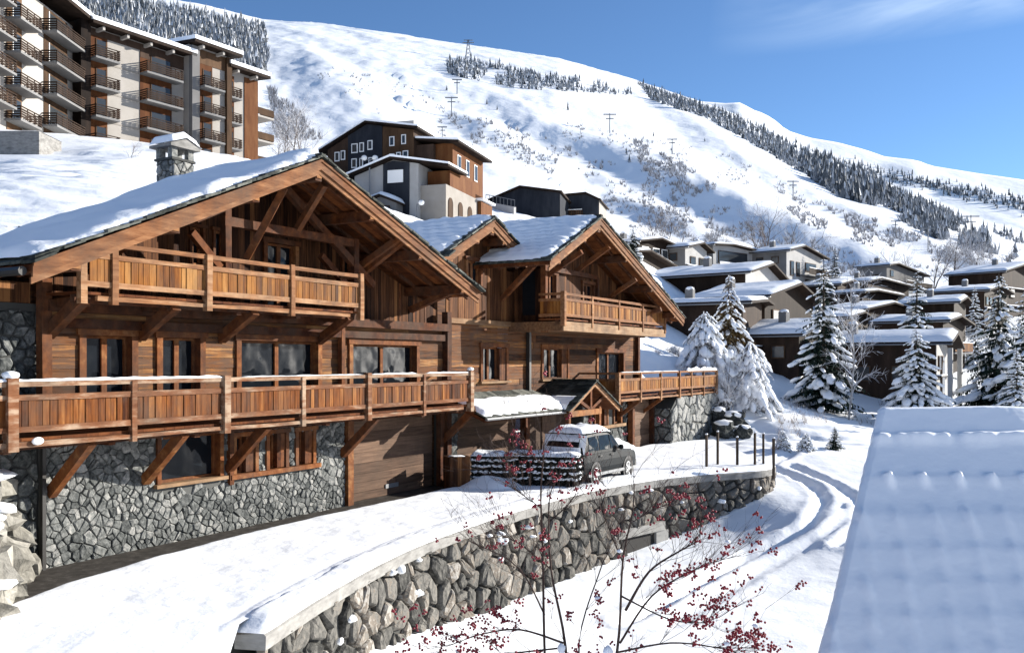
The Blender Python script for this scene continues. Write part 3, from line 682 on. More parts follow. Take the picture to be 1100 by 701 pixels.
# ---- roofs
def gable_roof(uA, zA, uL, zL, uR, zR, vb, vf, tilebumps, seed, thick=.24, lapL=True):
    """two slopes with barge boards, purlins, slates along the verge and a snow layer"""
    rg = random.Random(seed)
    top = MB()
    for (u0, z0, u1, z1) in ((uL,zL,uA,zA),(uA,zA,uR,zR)):
        n = int((vf-vb)/.22)
        for k in range(n):                                   # soffit boards run up the slope
            v0 = vb+(vf-vb)*k/n; v1 = vb+(vf-vb)*(k+1)/n; t = rg.uniform(.1,.6)
            top.prism([l(u0,v0+.004,z0-.16),l(u1,v0+.004,z1-.16),l(u1,v1-.004,z1-.16),l(u0,v1-.004,z0-.16)], (0,0,.13), t)
    ro = part(top, 'roof', M['soffit'])
    rf = MB()                                                # rafters and purlins
    for (u0, z0, u1, z1) in ((uL,zL,uA,zA),(uR,zR,uA,zA)):
        L_ = u1-u0
        for t in ((.12,.42,.72) if abs(L_) > 5 else (.2,.7)):
            u = u0+L_*t; z = z0+(z1-z0)*t-.34; rf.beam(l(u,vb,z),l(u,vf-.09,z),.22,.3,tone=.25,jit=.008,rng=rg)
            rf.box(u-.085,u+.085,-(vf-.085),-(vf-.06),z-.11,z+.11,1.0)
        k = vb+.5
        while k < vf-.3:
            rf.beam(l(u0,k,z0-.2),l(u1,k,z1-.2),.09,.12,tone=.3); k += .75
    rf.beam(l(uA,vb,zA-.4),l(uA,vf-.09,zA-.4),.24,.34,tone=.25); rf.box(uA-.09,uA+.09,-(vf-.085),-(vf-.06),zA-.5,zA-.3,1.0)
    rf.build('purlin', M['beam'], ro)
    bb = MB()
    for (u0, z0, u1, z1, sg) in ((uL,zL,uA,zA,1),(uR,zR,uA,zA,-1)):
        for off, h, y, t in ((-.17,.21,0,.45),(-.34,.13,-.05,.62),(-.03,.07,.035,.36)):
            vv = vf+y
            bb.prism([l(u0,vv-.05,z0+off-h/2),l(u1,vv-.05,z1+off-h/2),l(u1,vv-.05,z1+off+h/2),l(u0,vv-.05,z0+off+h/2)], (0,-.055,0), t+rg.uniform(-.08,.08))
    bb.build('barge_board', M['fascia'], ro)
    sl_ = MB()
    for (u0, z0, u1, z1) in ((uL,zL,uA,zA),(uR,zR,uA,zA)):
        L_ = math.hypot(u1-u0,z1-z0); n = int(L_/.34); du, dz = (u1-u0)/L_, (z1-z0)/L_
        for k in range(n+1):
            s0 = k*.34+rg.uniform(-.03,.03); s1 = s0+.52; ov = rg.uniform(.03,.13)
            hh = rg.uniform(.04,.075); e = .02+.03*(k%2)
            a = (u0+du*s0, z0+dz*s0+.055+e*.5); b = (u0+du*min(s1,L_+.1), z0+dz*min(s1,L_+.1)+.05)
            sl_.prism([l(a[0],vf+ov,a[1]),l(b[0],vf+ov+rg.uniform(-.04,.04),b[1]),l(b[0],vf+ov-.55,b[1]),l(a[0],vf+ov-.5,a[1])], (0,0,hh), rg.uniform(.1,.8))
        # slates along the eave
        k = vb
        while k < vf:
            sl_.prism([l(u0-du*.12,k,z0-dz*.12+.02),l(u0+du*.4,k,z0+dz*.4+.03),l(u0+du*.4,k+.4,z0+dz*.4+.03),l(u0-du*rg.uniform(.05,.16),k+.4,z0-dz*.1+.02)],(0,0,.06),rg.uniform(.1,.6)); k += .38
    sl_.build('roof_slate', M['slate'], ro)
    sn = MB()
    for (u0, z0, u1, z1, side) in ((uL,zL,uA,zA,0),(uR,zR,uA,zA,1)):
        L_ = math.hypot(u1-u0,z1-z0); nu = int(L_/.09); nv = int((vf-vb)/.1)
        edge = [(.10+.16*abs(n3(i*.23,seed,3))+(.10 if (i//4)%3 == 0 else 0)) for i in range(nu+1)]
        th = thick if not side else thick*.75
        def fn(i, j):
            ii = int(round(i*nu)); vf_ = vf+.06-edge[ii]*(.55+.5*(n3(i*L_*.9,seed+4)))
            w = vb+(vf_-vb)*j; s = i*L_; d0 = s+.05; d1 = (vf_-w); d2 = (L_+.12-s)
            u = u0+(u1-u0)*i*1.0; z = z0+(z1-z0)*i
            k = 1-math.exp(-max(d0,0)/.14); k *= (1-math.exp(-max(d1,0)/.13)); h = th*k
            h *= .8+.45*n3(s*.5, w*.45, seed)+.22*n3(s*1.4,w*1.3,seed+2)
            if tilebumps:
                ph = (s/.47+.35*n3(w*.8,s*.5,seed))%1.0; col = .5+.5*math.sin(w*9.5+(int(s/.47)%2)*math.pi+3*n3(w*.6,s*.3,9))
                h += tilebumps*k*(1-ph)*(.35+.65*col) - tilebumps*.4
            if s > L_-.4: h += .0
            return l(u, w, z+.06+max(h,-.02))
        sn.grid(fn, nu, nv, flip=not side)
    sn.build('roof_snow', M['snow_roof'], ro, smooth=True)
    return ro
R1 = dict(uA=6.46,zA=9.95,uL=-1.55,zL=6.42,uR=14.45,zR=6.95)
r1 = gable_roof(6.46,9.90,-1.58,6.38,14.45,6.90,-1.8,2.2,.0,21,.30)
r2 = gable_roof(17.41,9.86,13.9,8.12,20.2,8.62,-4.0,1.0,.10,22,.20)
r3 = gable_roof(22.3,10.42,17.75,8.25,32.6,6.72,-5.5,3.2,.10,23,.20)
def zroof(uA,zA,uL,zL,uR,zR,d=.2):
    return lambda u: (zL+(zA-zL)*(u-uL)/(uA-uL) if u < uA else zA+(zR-zA)*(u-uA)/(uR-uA))-d
# lower rear roof behind the front gable, its eave gutter
m = MB(); m.prism([l(-1.4,-1.85,6.0),l(6.4,-1.85,9.1),l(14.3,-1.85,6.5),l(14.3,-1.85,6.25),l(6.4,-1.85,8.8),l(-1.4,-1.85,5.75)],(0,8,-.9),.3); rr = part(m,'roof',M['soffit'])
m = MB(); m.grid(lambda i,j: l(-1.4+7.8*i, -1.9-7.9*j, 6.05+3.1*i-.9*j+.22+.05*n3(i*9,j*9)),30,30); m.grid(lambda i,j: l(6.4+7.9*i, -1.9-7.9*j, 9.15-2.6*i-.9*j+.22+.05*n3(i*9,j*9,4)),30,30); m.build('roof_snow',M['snow_roof'],rr,smooth=True)
m = MB(); m.tube([l(-1.72,2.1,6.22),l(-1.72,-9,6.22)],.09,8); part(m,'gutter',M['iron'])

# ---- gable wall of the big gable, truss and upper balcony
zr1 = zroof(6.46,9.90,-1.58,6.38,14.45,6.90)
m = MB(); planks_v(m,.1,15.4,5.8,zr1,-.25,[(6.75,8.15,5.9,8.02),(10.1,10.7,6.75,7.95),(4.2,4.62,7.0,8.1),(4.95,5.35,7.0,8.1)],tmean=.42); part(m,'timber_wall',M['wood_v'])
window(6.75,8.15,5.95,7.9,-.25,2,.12,.14,False); window(10.1,10.7,6.75,7.85,-.25,1,.12,.1,False); window(4.15,4.66,7.0,8.0,-.25,1,.1,.08,False); window(4.92,5.4,7.0,8.0,-.25,1,.1,.08,False)
for u in (13.1,13.9,14.6): m = MB(); m.box(u,u+.1,.22,.3,5.86,zr1(u)-.02,.5); part(m,'cover_strip',M['beam'])
m = MB(); V = .62
m.beam(l(4.5,V,8.12),l(9.7,V,8.12),.2,.24,tone=.35,jit=.01,rng=rng); m.beam(l(3.6,V,8.05),l(6.3,V,9.35),.18,.22,tone=.25,jit=.01,rng=rng)
m.beam(l(6.7,V,9.35),l(10.6,V,6.9),.18,.22,tone=.3,jit=.01,rng=rng); m.beam(l(4.62,V,6.0),l(4.62,V,8.6),.2,.2,tone=.22,jit=.01,rng=rng); m.beam(l(9.7,V,5.9),l(9.7,V,8.25),.22,.22,tone=.2,jit=.01,rng=rng)
m.beam(l(5.3,V,7.2),l(6.0,V+.7,9.15),.16,.18,tone=.6,jit=.01,rng=rng); m.beam(l(7.2,V,8.2),l(7.0,V+1.2,9.35),.16,.18,tone=.6); m.beam(l(10.3,V-.6,7.3),l(10.35,1.9,8.3),.17,.19,tone=.55); m.beam(l(3.5,V,7.7),l(4.4,V,6.9),.16,.18,tone=.5)
m.beam(l(8.2,V,7.6),l(9.5,V,6.7),.15,.18,tone=.3)
part(m,'roof_truss',M['beam'])
bracket(13.7,-.2,6.3,1.9,7.0,.18); bracket(10.5,-.2,7.0,1.9,8.25,.18); bracket(1.2,-.2,6.6,1.9,7.4,.18)
def balcony(u0, u1, v0, v1, zf, ztop, zpan0, zpan1, posts, name='balcony', zlow=None, mat='honey_v', leftside=True, rightside=True, drop=.25, thin=.14, midrail=True, snowrail=0, bm='pale', rmat=None):
    m = MB(); k = u0                                                # deck boards and edge beams
    while k < u1-.05:
        w = min(.28,u1-k); m.box(k+.003,k+w-.003,-v1+.06,-v0,zf-.06,zf,rng.uniform(.2,.6)); k += w
    b = part(m, name, M['soffit'])
    m = MB(); m.beam(l(u0,v1-.26,zf-.15),l(u1,v1-.26,zf-.15),.16,.17,tone=.15,jit=.01,rng=rng)
    if zlow: lo_ = MB(); lo_.beam(l(u0+.4,v1-.02,zlow),l(u1-.5,v1-.02,zlow),.09,.085,tone=.75,jit=.018,rng=rng)
    for q in range(int((u1-u0)/2.2)+1): u = u0+.3+q*(u1-u0-.6)/max(1,int((u1-u0)/2.2)); m.beam(l(u,v0,zf-.2),l(u,v1-.2,zf-.2),.16,.2,tone=.25)
    m.build('edge_beam', M['beam'], b)
    if zlow: lo_.build('rail', M[rmat or bm], b)
    for u, w, up in posts:
        p = MB(); p.beam(l(u,v1,zf-drop),l(u,v1,ztop+up),w,w,up=(0,1,0),tone=rng.uniform(.45,.9),jit=.006,rng=rng); p.build('post', M[rmat or bm], b)
    rails = [(ztop,.09,.10,'rail'),(zpan1+.05,.10,.11,'rail'),(zpan0-.05,.10,.12,'rail')]
    for z, w, h, nm in rails:
        p = MB(); p.beam(l(u0,v1-.01,z),l(u1,v1-.01,z),w,h,tone=rng.uniform(.5,.9),jit=.009,rng=rng)
        if leftside: p.beam(l(u0+.05,v0,z),l(u0+.05,v1,z),w,h,tone=.6)
        if rightside: p.beam(l(u1-.05,v0,z),l(u1-.05,v1,z),w,h,tone=.6)
        p.build('rail', M[rmat or bm], b)
    p = MB(); k = u0+.03
    while k < u1-.05:
        w = min(.155*rng.uniform(.8,1.25),u1-k); g = rng.uniform(-.012,.012)
        if not any(abs(k+w/2-pu) < pw*.5 for pu,pw,_ in posts): p.box(k+.007,k+w-.007,-v1-.012+g,-v1+.016+g,zpan0+rng.uniform(-.02,.01),zpan1,min(1,max(0,rng.gauss(.55,.22))))
        k += w
    p.build('board_panel', M[mat], b)
    for on, uu in ((leftside,u0+.05),(rightside,u1-.05)):
        if not on: continue
        p = MB(); k = v0+.05
        while k < v1-.1: p.box(uu-.015,uu+.015,-k-.14,-k,zpan0,zpan1,rng.uniform(.2,.7)); k += .15
        p.build('side_panel', M[mat], b)
    if snowrail:
        s = MB()
        for a, c, hh in snowrail:
            n = int((c-a)/.08)
            s.grid(lambda i,j: l(a+(c-a)*i, v1-.075+.13*j, ztop+.05+hh*math.sin(math.pi*j)**.6*max(.1,.75+.5*n3((a+(c-a)*i)*1.3,7)+.35*n3((a+(c-a)*i)*4,2))*min(1,i*n*.4+.1,(1-i)*n*.4+.1)), n, 6)
        s.build('snow', M['snow_roof'], b, smooth=True)
    return b
balcony(-.05,9.08,-.2,1.4,5.98,7.02,6.2,6.70,[(0.0,.15,-.3),(.75,.15,.06),(3.33,.17,.06),(6.18,.14,.08),(9.05,.16,.08)],zlow=5.85,leftside=False,drop=.26,rmat='fascia')
for u in (.12,2.5,5.0,8.75): bracket(u,0,5.1,1.25,5.82,.22)
m = MB(); m.tube([(.25,-1.1,6.3),(.25,-1.1,6.42)],.05,8); m.blob((.25,-1.1,6.55),(.1,.1,.13),rng); part(m,'wall_lamp',M['galv'],smooth=True)
# ---- the long balcony
balcony(-4.2,14.85,0,1.6,2.99,4.06,3.22,3.74,[(-3.9,.14,0),(-1.65,.21,.12),(1.09,.13,.02),(3.70,.19,.1),(6.39,.13,.02),(9.15,.18,.1),(11.98,.13,.02),(14.78,.2,.12)],zlow=2.87,drop=.24,leftside=False,mat='honey_red',bm='rail_red',rmat='rail_red',
        snowrail=[(-4.2,3.6,.07),(4.2,8.9,.03),(9.3,11.6,.05),(12.1,14.7,.05)])
for u in (.2,2.62,5.25,9.85,15.4): bracket(u,.02,1.6,1.4,2.82,.2)
m = MB(); m.blob(l(-1.15,1.68,2.93),(.13,.04,.08),rng,10,6,.0); part(m,'wall_lamp',M['white'],smooth=True)
for u,q in ((-1.65,.16),(14.78,.13)): m = MB(); m.blob(l(u,1.6,4.23),(q,q,q*.55),rng,10,6,.1); part(m,'snow_cap',M['snow_roof'],smooth=True)

# ---- garages
def garage(u0, u1, v, z1, name='garage_door', pale=0):
    m = MB(); planks_h(m,u0,u1,-.35,z1,v,(),.3,.45+pale); d = part(m,name,M['door'])
    h = MB(); h.box((u0+u1)/2-.35,(u0+u1)/2+.35,-v-.05,-v-.01,.22,.36,.5); h.build('handle',M['galv'],d); return d
garage(10.25,15.1,-.25,2.6)
for u in (10.12,15.2): m = MB(); m.beam((u,-.05,-.4),(u,-.05,2.85),.26,.2,up=(0,1,0),tone=.75 if u < 11 else .2,jit=.008,rng=rng); part(m,'door_post',M['beam'])
m = MB(); m.box(10,15.4,-.08,.1,2.6,2.84,.2); part(m,'lintel',M['beam'])
st = MB(); st.box(15.35,16.35,.0,.35,-.5,3.2,.3); o = part(st,'stone_wall',M['mortar']); ms = MB(); stones(ms, lambda s,h,o: (s+15.35,-o,h-.4),1.0,3.5,.3,rng,depth=.07,tones=(.1,.6)); ms.build('stone_facing',M['stone'],o)
garage(16.4,21.2,-.25,2.6)
m = MB(); m.beam((21.4,-.1,-.4),(21.4,-.1,2.7),.34,.3,up=(0,1,0),tone=.2,jit=.01,rng=rng); part(m,'door_post',M['beam'])

# ---- middle part: boards, windows, upper wall of the little gable
m = MB(); planks_h(m,15.65,33.8,3.05,6.0,0,[(17.95,20.1,3.7,5.12),(23.0,25.7,3.7,5.12),(28.75,32.3,3.0,5.0)],.25,.5); part(m,'timber_wall',M['wood_h'])
window(17.95,20.1,3.72,5.06,0,2,.18,.17,True,shutter=.5); window(23.0,25.7,3.72,5.08,0,2,.18,.17,True,shutter=.55); window(28.75,32.3,3.0,4.95,0,2,.2,.2,False,curtain=(.0,.3))
m = MB(); m.box(15.65,21.2,-.12,.04,5.92,6.12,.6); part(m,'ledge_board',M['pale'])
zr2 = zroof(17.41,9.86,13.9,8.12,20.2,8.62)
m = MB(); planks_v(m,15.65,20.9,6.12,lambda u: max(min(zr2(u),9.6),6.5) if u < 20.0 else 8.2,0,[(16.9,18.1,7.1,8.45)],tmean=.6); part(m,'timber_wall',M['wood_v'])
window(16.9,18.1,7.15,8.36,0,2,.14,.15,False)
m = MB(); m.beam(l(21.7,.12,3.2),l(21.7,.12,8.4),.16,.16,up=(0,1,0),tone=.15); part(m,'downpipe',M['iron'])
m = MB(); planks_v(m,20.9,33.0,6.0,lambda u: 8.0,-.06,tmean=.3); part(m,'timber_wall',M['wood_v'])
# ---- right gable: upper storey carried forward, balcony with its broad fascia
zr3 = zroof(22.3,10.42,17.75,8.25,32.6,6.72)
m = MB(); planks_v(m,20.7,31.4,5.8,zr3,1.4,[(21.0,21.7,6.0,8.2),(24.2,25.5,6.0,8.0)],tmean=.5); part(m,'timber_wall',M['wood_v'])
m = MB(); k = 0.0
while k < 1.35:
    m.box(20.66,20.74,-k-.19,-k,5.8,8.3 if not .35 < k < 1.0 else 6.4,rng.uniform(.1,.5)); k += .2
part(m,'timber_wall',M['wood_v'])
m = MB(); m.box(20.68,20.72,-1.0,-.35,6.4,8.2); part(m,'side_window',M['glass'])
window(21.0,21.75,6.0,8.1,1.4,1,.1,.1,False); window(24.2,25.5,6.0,7.95,1.4,2,.12,.13,False,curtain=(.1,.5))
for u in (20.66,31.3): m = MB(); m.beam(l(u,1.42,5.7),l(u,1.42,8.4 if u < 25 else 7.0),.22,.22,up=(0,1,0),tone=.55,jit=.008,rng=rng); part(m,'corner_post',M['beam'])
m = MB(); m.beam(l(21.2,1.5,8.3),l(25.6,1.5,8.3),.18,.2,tone=.3); m.beam(l(25.6,1.5,8.3),l(25.6,1.5,6.0),.18,.2,tone=.25); m.beam(l(22.3,1.5,8.3),l(22.3,1.5,10.0),.18,.2,tone=.25); part(m,'roof_truss',M['beam'])
for u, z0, z1 in ((26.6,7.3,8.25),(29.8,6.6,7.05),(23.6,8.4,9.4),(20.9,8.0,8.9)): bracket(u,1.4,z0,3.0,z1,.16)
bracket(19.6,.0,7.0,1.9,8.5,.17,du=-.3)
balcony(20.2,31.7,1.4,2.5,6.22,7.2,6.40,6.92,[(20.25,.18,.1),(22.9,.12,.05),(25.75,.12,.05),(28.6,.12,.05),(31.6,.15,.05)],drop=.3,zlow=None,rmat='fascia')
m = MB(); m.box(20.2,31.7,-2.53,-2.47,5.72,6.1,.85); m.box(20.2,20.26,-2.46,0,5.72,6.1,.3); m.box(20.3,31.6,-2.4,-.02,5.74,5.8,.3); part(m,'fascia_board',M['pale'])
m = MB(); m.beam((33.9,-.1,0),(33.9,-.1,6.1),.24,.24,up=(0,1,0),tone=.3,jit=.008,rng=rng); part(m,'corner_post',M['beam'])
m = MB(); m.box(33.85,34,.0,8,-.5,6.8,.3); m.box(15.6,34,8.8,9,2,9,.3); m.box(33.0,33.2,-1.4,.0,5.8,6.4,.3); planks_h(m,31.5,33.9,6.0,6.6,.0); part(m,'wall',M['wood_h'])

# ---- terrace on its stone pier
balcony(26.8,42.0,0,2.0,2.86,3.93,3.1,3.58,[(26.85,.2,.05),(29.6,.13,.02),(32.4,.13,.02),(35.2,.16,.06),(37.2,.12,.02),(39.4,.12,.02),(41.9,.16,.04)],drop=.35,zlow=2.66,snowrail=[(36.5,41.9,.22),(27.2,35,.04)],rmat='fascia')
st = MB(); st.prism([l(34.3,1.86,-2.5),l(42.3,1.86,-2.5),l(42.3,1.86,2.2),l(41,1.86,2.6),l(35.4,1.86,2.62),l(34.3,1.86,1.9)],(0,3.5,0),.3); pier = part(st,'stone_pier',M['mortar']); ms = MB()
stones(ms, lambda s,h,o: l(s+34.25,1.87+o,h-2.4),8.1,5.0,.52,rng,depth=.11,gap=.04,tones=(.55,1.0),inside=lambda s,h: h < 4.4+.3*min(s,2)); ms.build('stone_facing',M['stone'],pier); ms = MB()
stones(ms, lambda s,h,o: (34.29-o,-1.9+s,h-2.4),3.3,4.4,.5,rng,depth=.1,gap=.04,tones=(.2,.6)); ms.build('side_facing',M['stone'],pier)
for u in (30.2,33.2): bracket(u,.62,1.75,1.8,2.6,.15)
# ---- entrance: stone wall, small windows, porch with its own gable, slate canopy
st = MB(); st.box(25.9,31.2,-.6,.0,-.6,1.35,.3); st.box(25.9,26.6,-.6,0,1.35,2.8,.3); st.box(28.9,29.4,-.6,0,1.35,2.8,.3); st.box(30.5,31.2,-.6,0,1.35,2.8,.3); st.box(26.6,28.9,-.6,0,2.4,2.8,.3); st.box(29.4,30.5,-.6,0,2.4,2.8,.3); o = part(st,'stone_wall',M['mortar'])
ms = MB(); stones(ms, lambda s,h,o: l(s+25.9,.6+o,h-.5),5.3,3.3,.34,rng,depth=.07,tones=(.15,.8),skip=[(.6,3.1,1.8,3.0),(3.4,4.7,1.8,3.0)]); ms.build('stone_facing',M['stone'],o)
window(26.7,28.8,1.4,2.4,.6,2,.15,.12,False,shutter=.3); window(29.45,30.5,1.4,2.4,.6,1,.15,.12,False)
m = MB(); m.box(26.3,30.8,-.76,-.6,1.24,1.385,.8); part(m,'sill_board',M['pale'])
m = MB(); planks_h(m,31.35,34.1,-.9,2.7,.75,(),.28,.75); part(m,'garage_door',M['door'])
for u,t in ((31.25,.4),(34.05,.05)): m = MB(); m.beam(l(u,.85,-.9),l(u,.85,2.75),.27,.27,up=(0,1,0),tone=t); part(m,'door_post',M['beam'])
pz = dict(uA=23.95,zA=3.62,uL=21.6,zL=2.55,uR=26.5,zR=2.45)
m = MB(); m.prism([l(21.5,0,2.5),l(23.95,0,3.6),l(26.6,0,2.4),l(26.6,0,2.28),l(23.95,0,3.46),l(21.5,0,2.38)],(0,-2.1,0),.35); pr = part(m,'porch',M['soffit'])
m = MB()
for (u0,z0,u1,z1) in ((21.45,2.46,23.95,3.58),(26.65,2.36,23.95,3.58)):
    m.prism([l(u0,2.12,z0-.16),l(u1,2.12,z1-.16),l(u1,2.12,z1+.08),l(u0,2.12,z0+.08)],(0,-.06,0),.8)
m.build('barge_board',M['fascia'],pr)
m = MB()
for u in (21.85,24.9): m.beam(l(u,1.9,-.3),l(u,1.9,2.5),.18,.18,up=(0,1,0),tone=.7)
m.beam(l(21.6,1.95,2.3),l(24.9,1.95,2.3),.2,.24,tone=.95); m.beam(l(23.9,1.95,2.4),l(23.9,1.95,3.4),.14,.16,tone=.5); m.beam(l(22.6,1.95,2.9),l(23.9,1.95,2.4),.12,.14,tone=.4); m.beam(l(25.2,1.95,2.9),l(23.9,1.95,2.4),.12,.14,tone=.4)
m.build('post',M['beam'],pr)
m = MB()
for (u0,z0,u1,z1) in ((21.35,2.45,23.95,3.62),(26.7,2.35,23.95,3.62)):
    for i in range(7):
        for j in range(6):
            t0, t1 = i/7-.02, (i+1)/7+.05; v0, v1 = -.1+j*.4, -.1+j*.4+.39; e = rng.uniform(0,.03)
            m.prism([l(u0+(u1-u0)*t0,v0,z0+(z1-z0)*t0+.03+e),l(u0+(u1-u0)*t1,v0,z0+(z1-z0)*t1+.01),l(u0+(u1-u0)*t1,v1,z0+(z1-z0)*t1+.01),l(u0+(u1-u0)*t0,v1,z0+(z1-z0)*t0+.03+e)],(0,0,.04),rng.uniform(.0,.55))
m.build('roof_slate',M['slate'],pr)
m = MB(); m.grid(lambda i,j: l(21.35+1.1*i, .9+1.15*j+.1*n3(i*4,j*4), 2.5+.5*i+.14*min(1,8*i+.2)*min(1,6*(1-i)+.1)),8,10); m.build('roof_snow',M['snow_roof'],pr,smooth=True)
m = MB(); m.box(21.9,26.2,-.02,.02,-.4,2.5,.05); m.box(23.0,24.3,-.08,-.03,-.2,2.1,.6); m.build('front_door',M['door'],pr)
cz = lambda v: 3.27-(v)*.42
m = MB(); m.prism([l(15.3,-.02,3.24),l(22.0,-.02,3.24),l(22.0,1.85,2.45),l(15.3,1.85,2.45)],(0,0,-.12),.3); cp = part(m,'canopy_roof',M['soffit'])
m = MB()
for i in range(20):
    for j in range(5):
        u0 = 15.3+i*.336+(j%2)*.1; v0 = -.02+j*.38; e = rng.uniform(.0,.035)
        m.prism([l(u0,v0,cz(v0)+.01),l(u0+.35,v0,cz(v0)+.03),l(u0+.35+rng.uniform(-.05,.05),v0+.46,cz(v0+.46)+.03+e),l(u0+rng.uniform(-.03,.05),v0+.44,cz(v0+.44)+.02+e)],(0,0,.035),rng.uniform(.35,1))
m.build('roof_slate',M['slate'],cp)
m = MB(); m.grid(lambda i,j: l(15.35+6.6*i, .62+.22*n3(i*14,3)+1.25*j, cz(.62+1.25*j)+.05+.15*min(1,j*6+.05)*min(1,(1-j)*9+.1)*min(1,i*30+.1,(1-i)*30+.1)*(1+.5*n3(i*17,j*4))),70,16); m.build('roof_snow',M['snow_roof'],cp,smooth=True)
m = MB(); m.tube([l(15.3,1.95,2.44),l(22.0,1.95,2.40)],.055,8); m.build('gutter',M['galv'],cp)

# ---- chimney
cx, cv = 6.5, -3.6
m = MB(); m.box(cx-.37,cx+.37,-cv-.34,-cv+.34,6,10.45,.3); m.box(cx-.43,cx+.43,-cv-.40,-cv+.40,10.45,10.52,.6)
chm = part(m,'chimney',M['mortar'])
ms = MB()
for (f, L_) in ((lambda s,h,o:(cx-.37+s,-cv-.34-o,7.5+h),.74),(lambda s,h,o:(cx-.37-o,-cv+.34-s,7.5+h),.68),(lambda s,h,o:(cx+.37+o,-cv-.34+s,7.5+h),.68)):
    stones(ms, f, L_, 2.95, .2, rng, depth=.05, gap=.012, tones=(.4,1))
for a, b in ((-.3,-.26),(.3,-.26),(-.3,.26),(.3,.26)): ms.box(cx+a-.1,cx+a+.1,-cv+b-.09,-cv+b+.09,10.5,10.85,.7)
ms.build('stone_facing',M['stone'],chm)
m = MB(); m.prism([(cx-.54,-cv-.48,10.9),(cx,-cv-.48,11.1),(cx+.54,-cv-.48,10.9),(cx+.54,-cv-.48,10.82),(cx-.54,-cv-.48,10.82)],(0,.96,0),.4); m.build('cap_slab',M['concrete'],chm)
m = MB(); m.grid(lambda i,j: (cx-.58+1.16*i,-cv-.52+1.04*j,10.92+.22*(1-abs(2*i-1))+.2*min(1,i*9,(1-i)*9)*min(1,j*8,(1-j)*8)),24,18); m.build('snow_cap',M['snow_roof'],chm,smooth=True)

# ------------------------------------------------------------------ drive: asphalt, snow cover, retaining wall
def inner(s, off):
    x, y, a, b = wall_at(s); return (x-a*off, y-b*off)
m = MB(); edge = [inner(WL*i/60, .1) for i in range(61)]
poly = [uvw(-8,.0,0)[:2], uvw(-2.2,3.6,0)[:2], (-8.2,12.6), (-4.6,12.6)]+edge+[uvw(40,1.5,0)[:2], uvw(30,-.5,0)[:2]]
bmv = [(x,y,-.02) for x,y in edge]; back = [tuple(uvw(-.4+34.6*i/60,-.3,-.02)) for i in range(61)]
for i in range(60): m.add([bmv[i],bmv[i+1],back[i+1],back[i]],[(0,1,2,3)],.5)
m.add([back[0],bmv[0],(-6.2,14.6,-.03),(-9.5,12.5,-.03),(-13,17,-.02)],[(0,4,3,2,1)],.5)
struct(m.build('driveway', M['asphalt']))
def strip(t): return 2.1-1.1*min(1,t*3.2) if t < .3125 else 1.0
m = MB()
SE = [(-4.2,3.4),(-2.6,2.6),(-.9,2.0),(2,1.45),(5.5,1.05),(9.5,.95),(13,1.0),(15.5,.85),(18,.6),(21,.7),(24,2.2),(27,1.4),(31,1.0),(35,1.3),(38,3)]
SEc = catmull([tuple(uvw(u,v,0)[:2]) for u,v in SE], 8); nse = len(SEc)-1
def snow_drive(i, j):
    k = i*nse; a = int(min(k,nse-1)); t = k-a; A = (SEc[a][0]+(SEc[a+1][0]-SEc[a][0])*t, SEc[a][1]+(SEc[a+1][1]-SEc[a][1])*t)
    B = inner(i**1.05*WL*.985+.02, .42); 
    if i == 0: B = inner(.02,.42)
    x = A[0]+(B[0]-A[0])*j; y = A[1]+(B[1]-A[1])*j; x += .05*n3(i*40,3)*(1-j)
    d = math.hypot(x-A[0],y-A[1]); h = .14*(1-math.exp(-d/.08))
    return (x,y,-.015+h+.035*n3(x*.7,y*.7,3)+.012*n3(x*2.6,y*2.6,8)+.007*n3(x*7,y*7,18)-.025*min(1,d/2)*math.exp(-((j-.93)/.02)**2))
m.grid(snow_drive, 300, 90)
# apron of snow at the near end of the drive
def apron(i, j):
    A = snow_drive(0, j); x = A[0]+(-6.5+ (j)*2.4 -A[0]+ (-2.6)*(1-j))*i; y = A[1]+(9.5-A[1])*i
    return (x, y, A[2]+(.02*n3(x,y))*min(1,i*5) + (-.55*(max(0,j-.9)/.1)*min(1,i*4)))
m.grid(apron, 40, 90, flip=True)
struct(m.build('driveway_snow', M['snow'], smooth=True))

RW = thing('retaining_wall', 'curved boulder retaining wall with concrete coping and snow on top, below the chalet drive', 'wall', (0,0,0))
BZ = []
for i in range(61):
    x, y, a, b = wall_at(WL*i/60); BZ.append(hgt(x+a*.6,y+b*.6))
def bz(s): k = min(max(s/WL*60,0),59.99); i = int(k); return BZ[i]+(BZ[i+1]-BZ[i])*(k-i)
DR = (19.9,22.0)                                            # drain opening along the wall
m = MB(); ns = 150
def wallface(i, j): x,y,a,b = wall_at(WL*i); z0 = bz(WL*i)-.7; return (x-a*.12+a*.10*(1-j), y-b*.12+b*.10*(1-j), z0+(-.22-z0)*j)
m.grid(wallface, ns, 4, flip=False); m.grid(lambda i,j: (wall_at(WL*i)[0]-wall_at(WL*i)[2]*.6, wall_at(WL*i)[1]-wall_at(WL*i)[3]*.6, -3+2.9*j), ns, 1, flip=True)
m.build('wall_core', M['mortar'], RW)
m = MB()
def rwm(s, h, o): x,y,a,b = wall_at(s); o2 = o-.12+.05*max(0,-(h-3.0)); return (x+a*o2, y+b*o2, h-3.25)
stones(m, rwm, WL, 3.0, .44, random.Random(31), depth=.16, gap=.034, tones=(.12,.95), inside=lambda s,h: h-3.25 > bz(s)-.45, skip=[(DR[0],DR[1]+1.1,-1,1.32)])
m.build('stone_facing', M['stone_big'], RW)
sn_ = MB(); rs_ = random.Random(8)
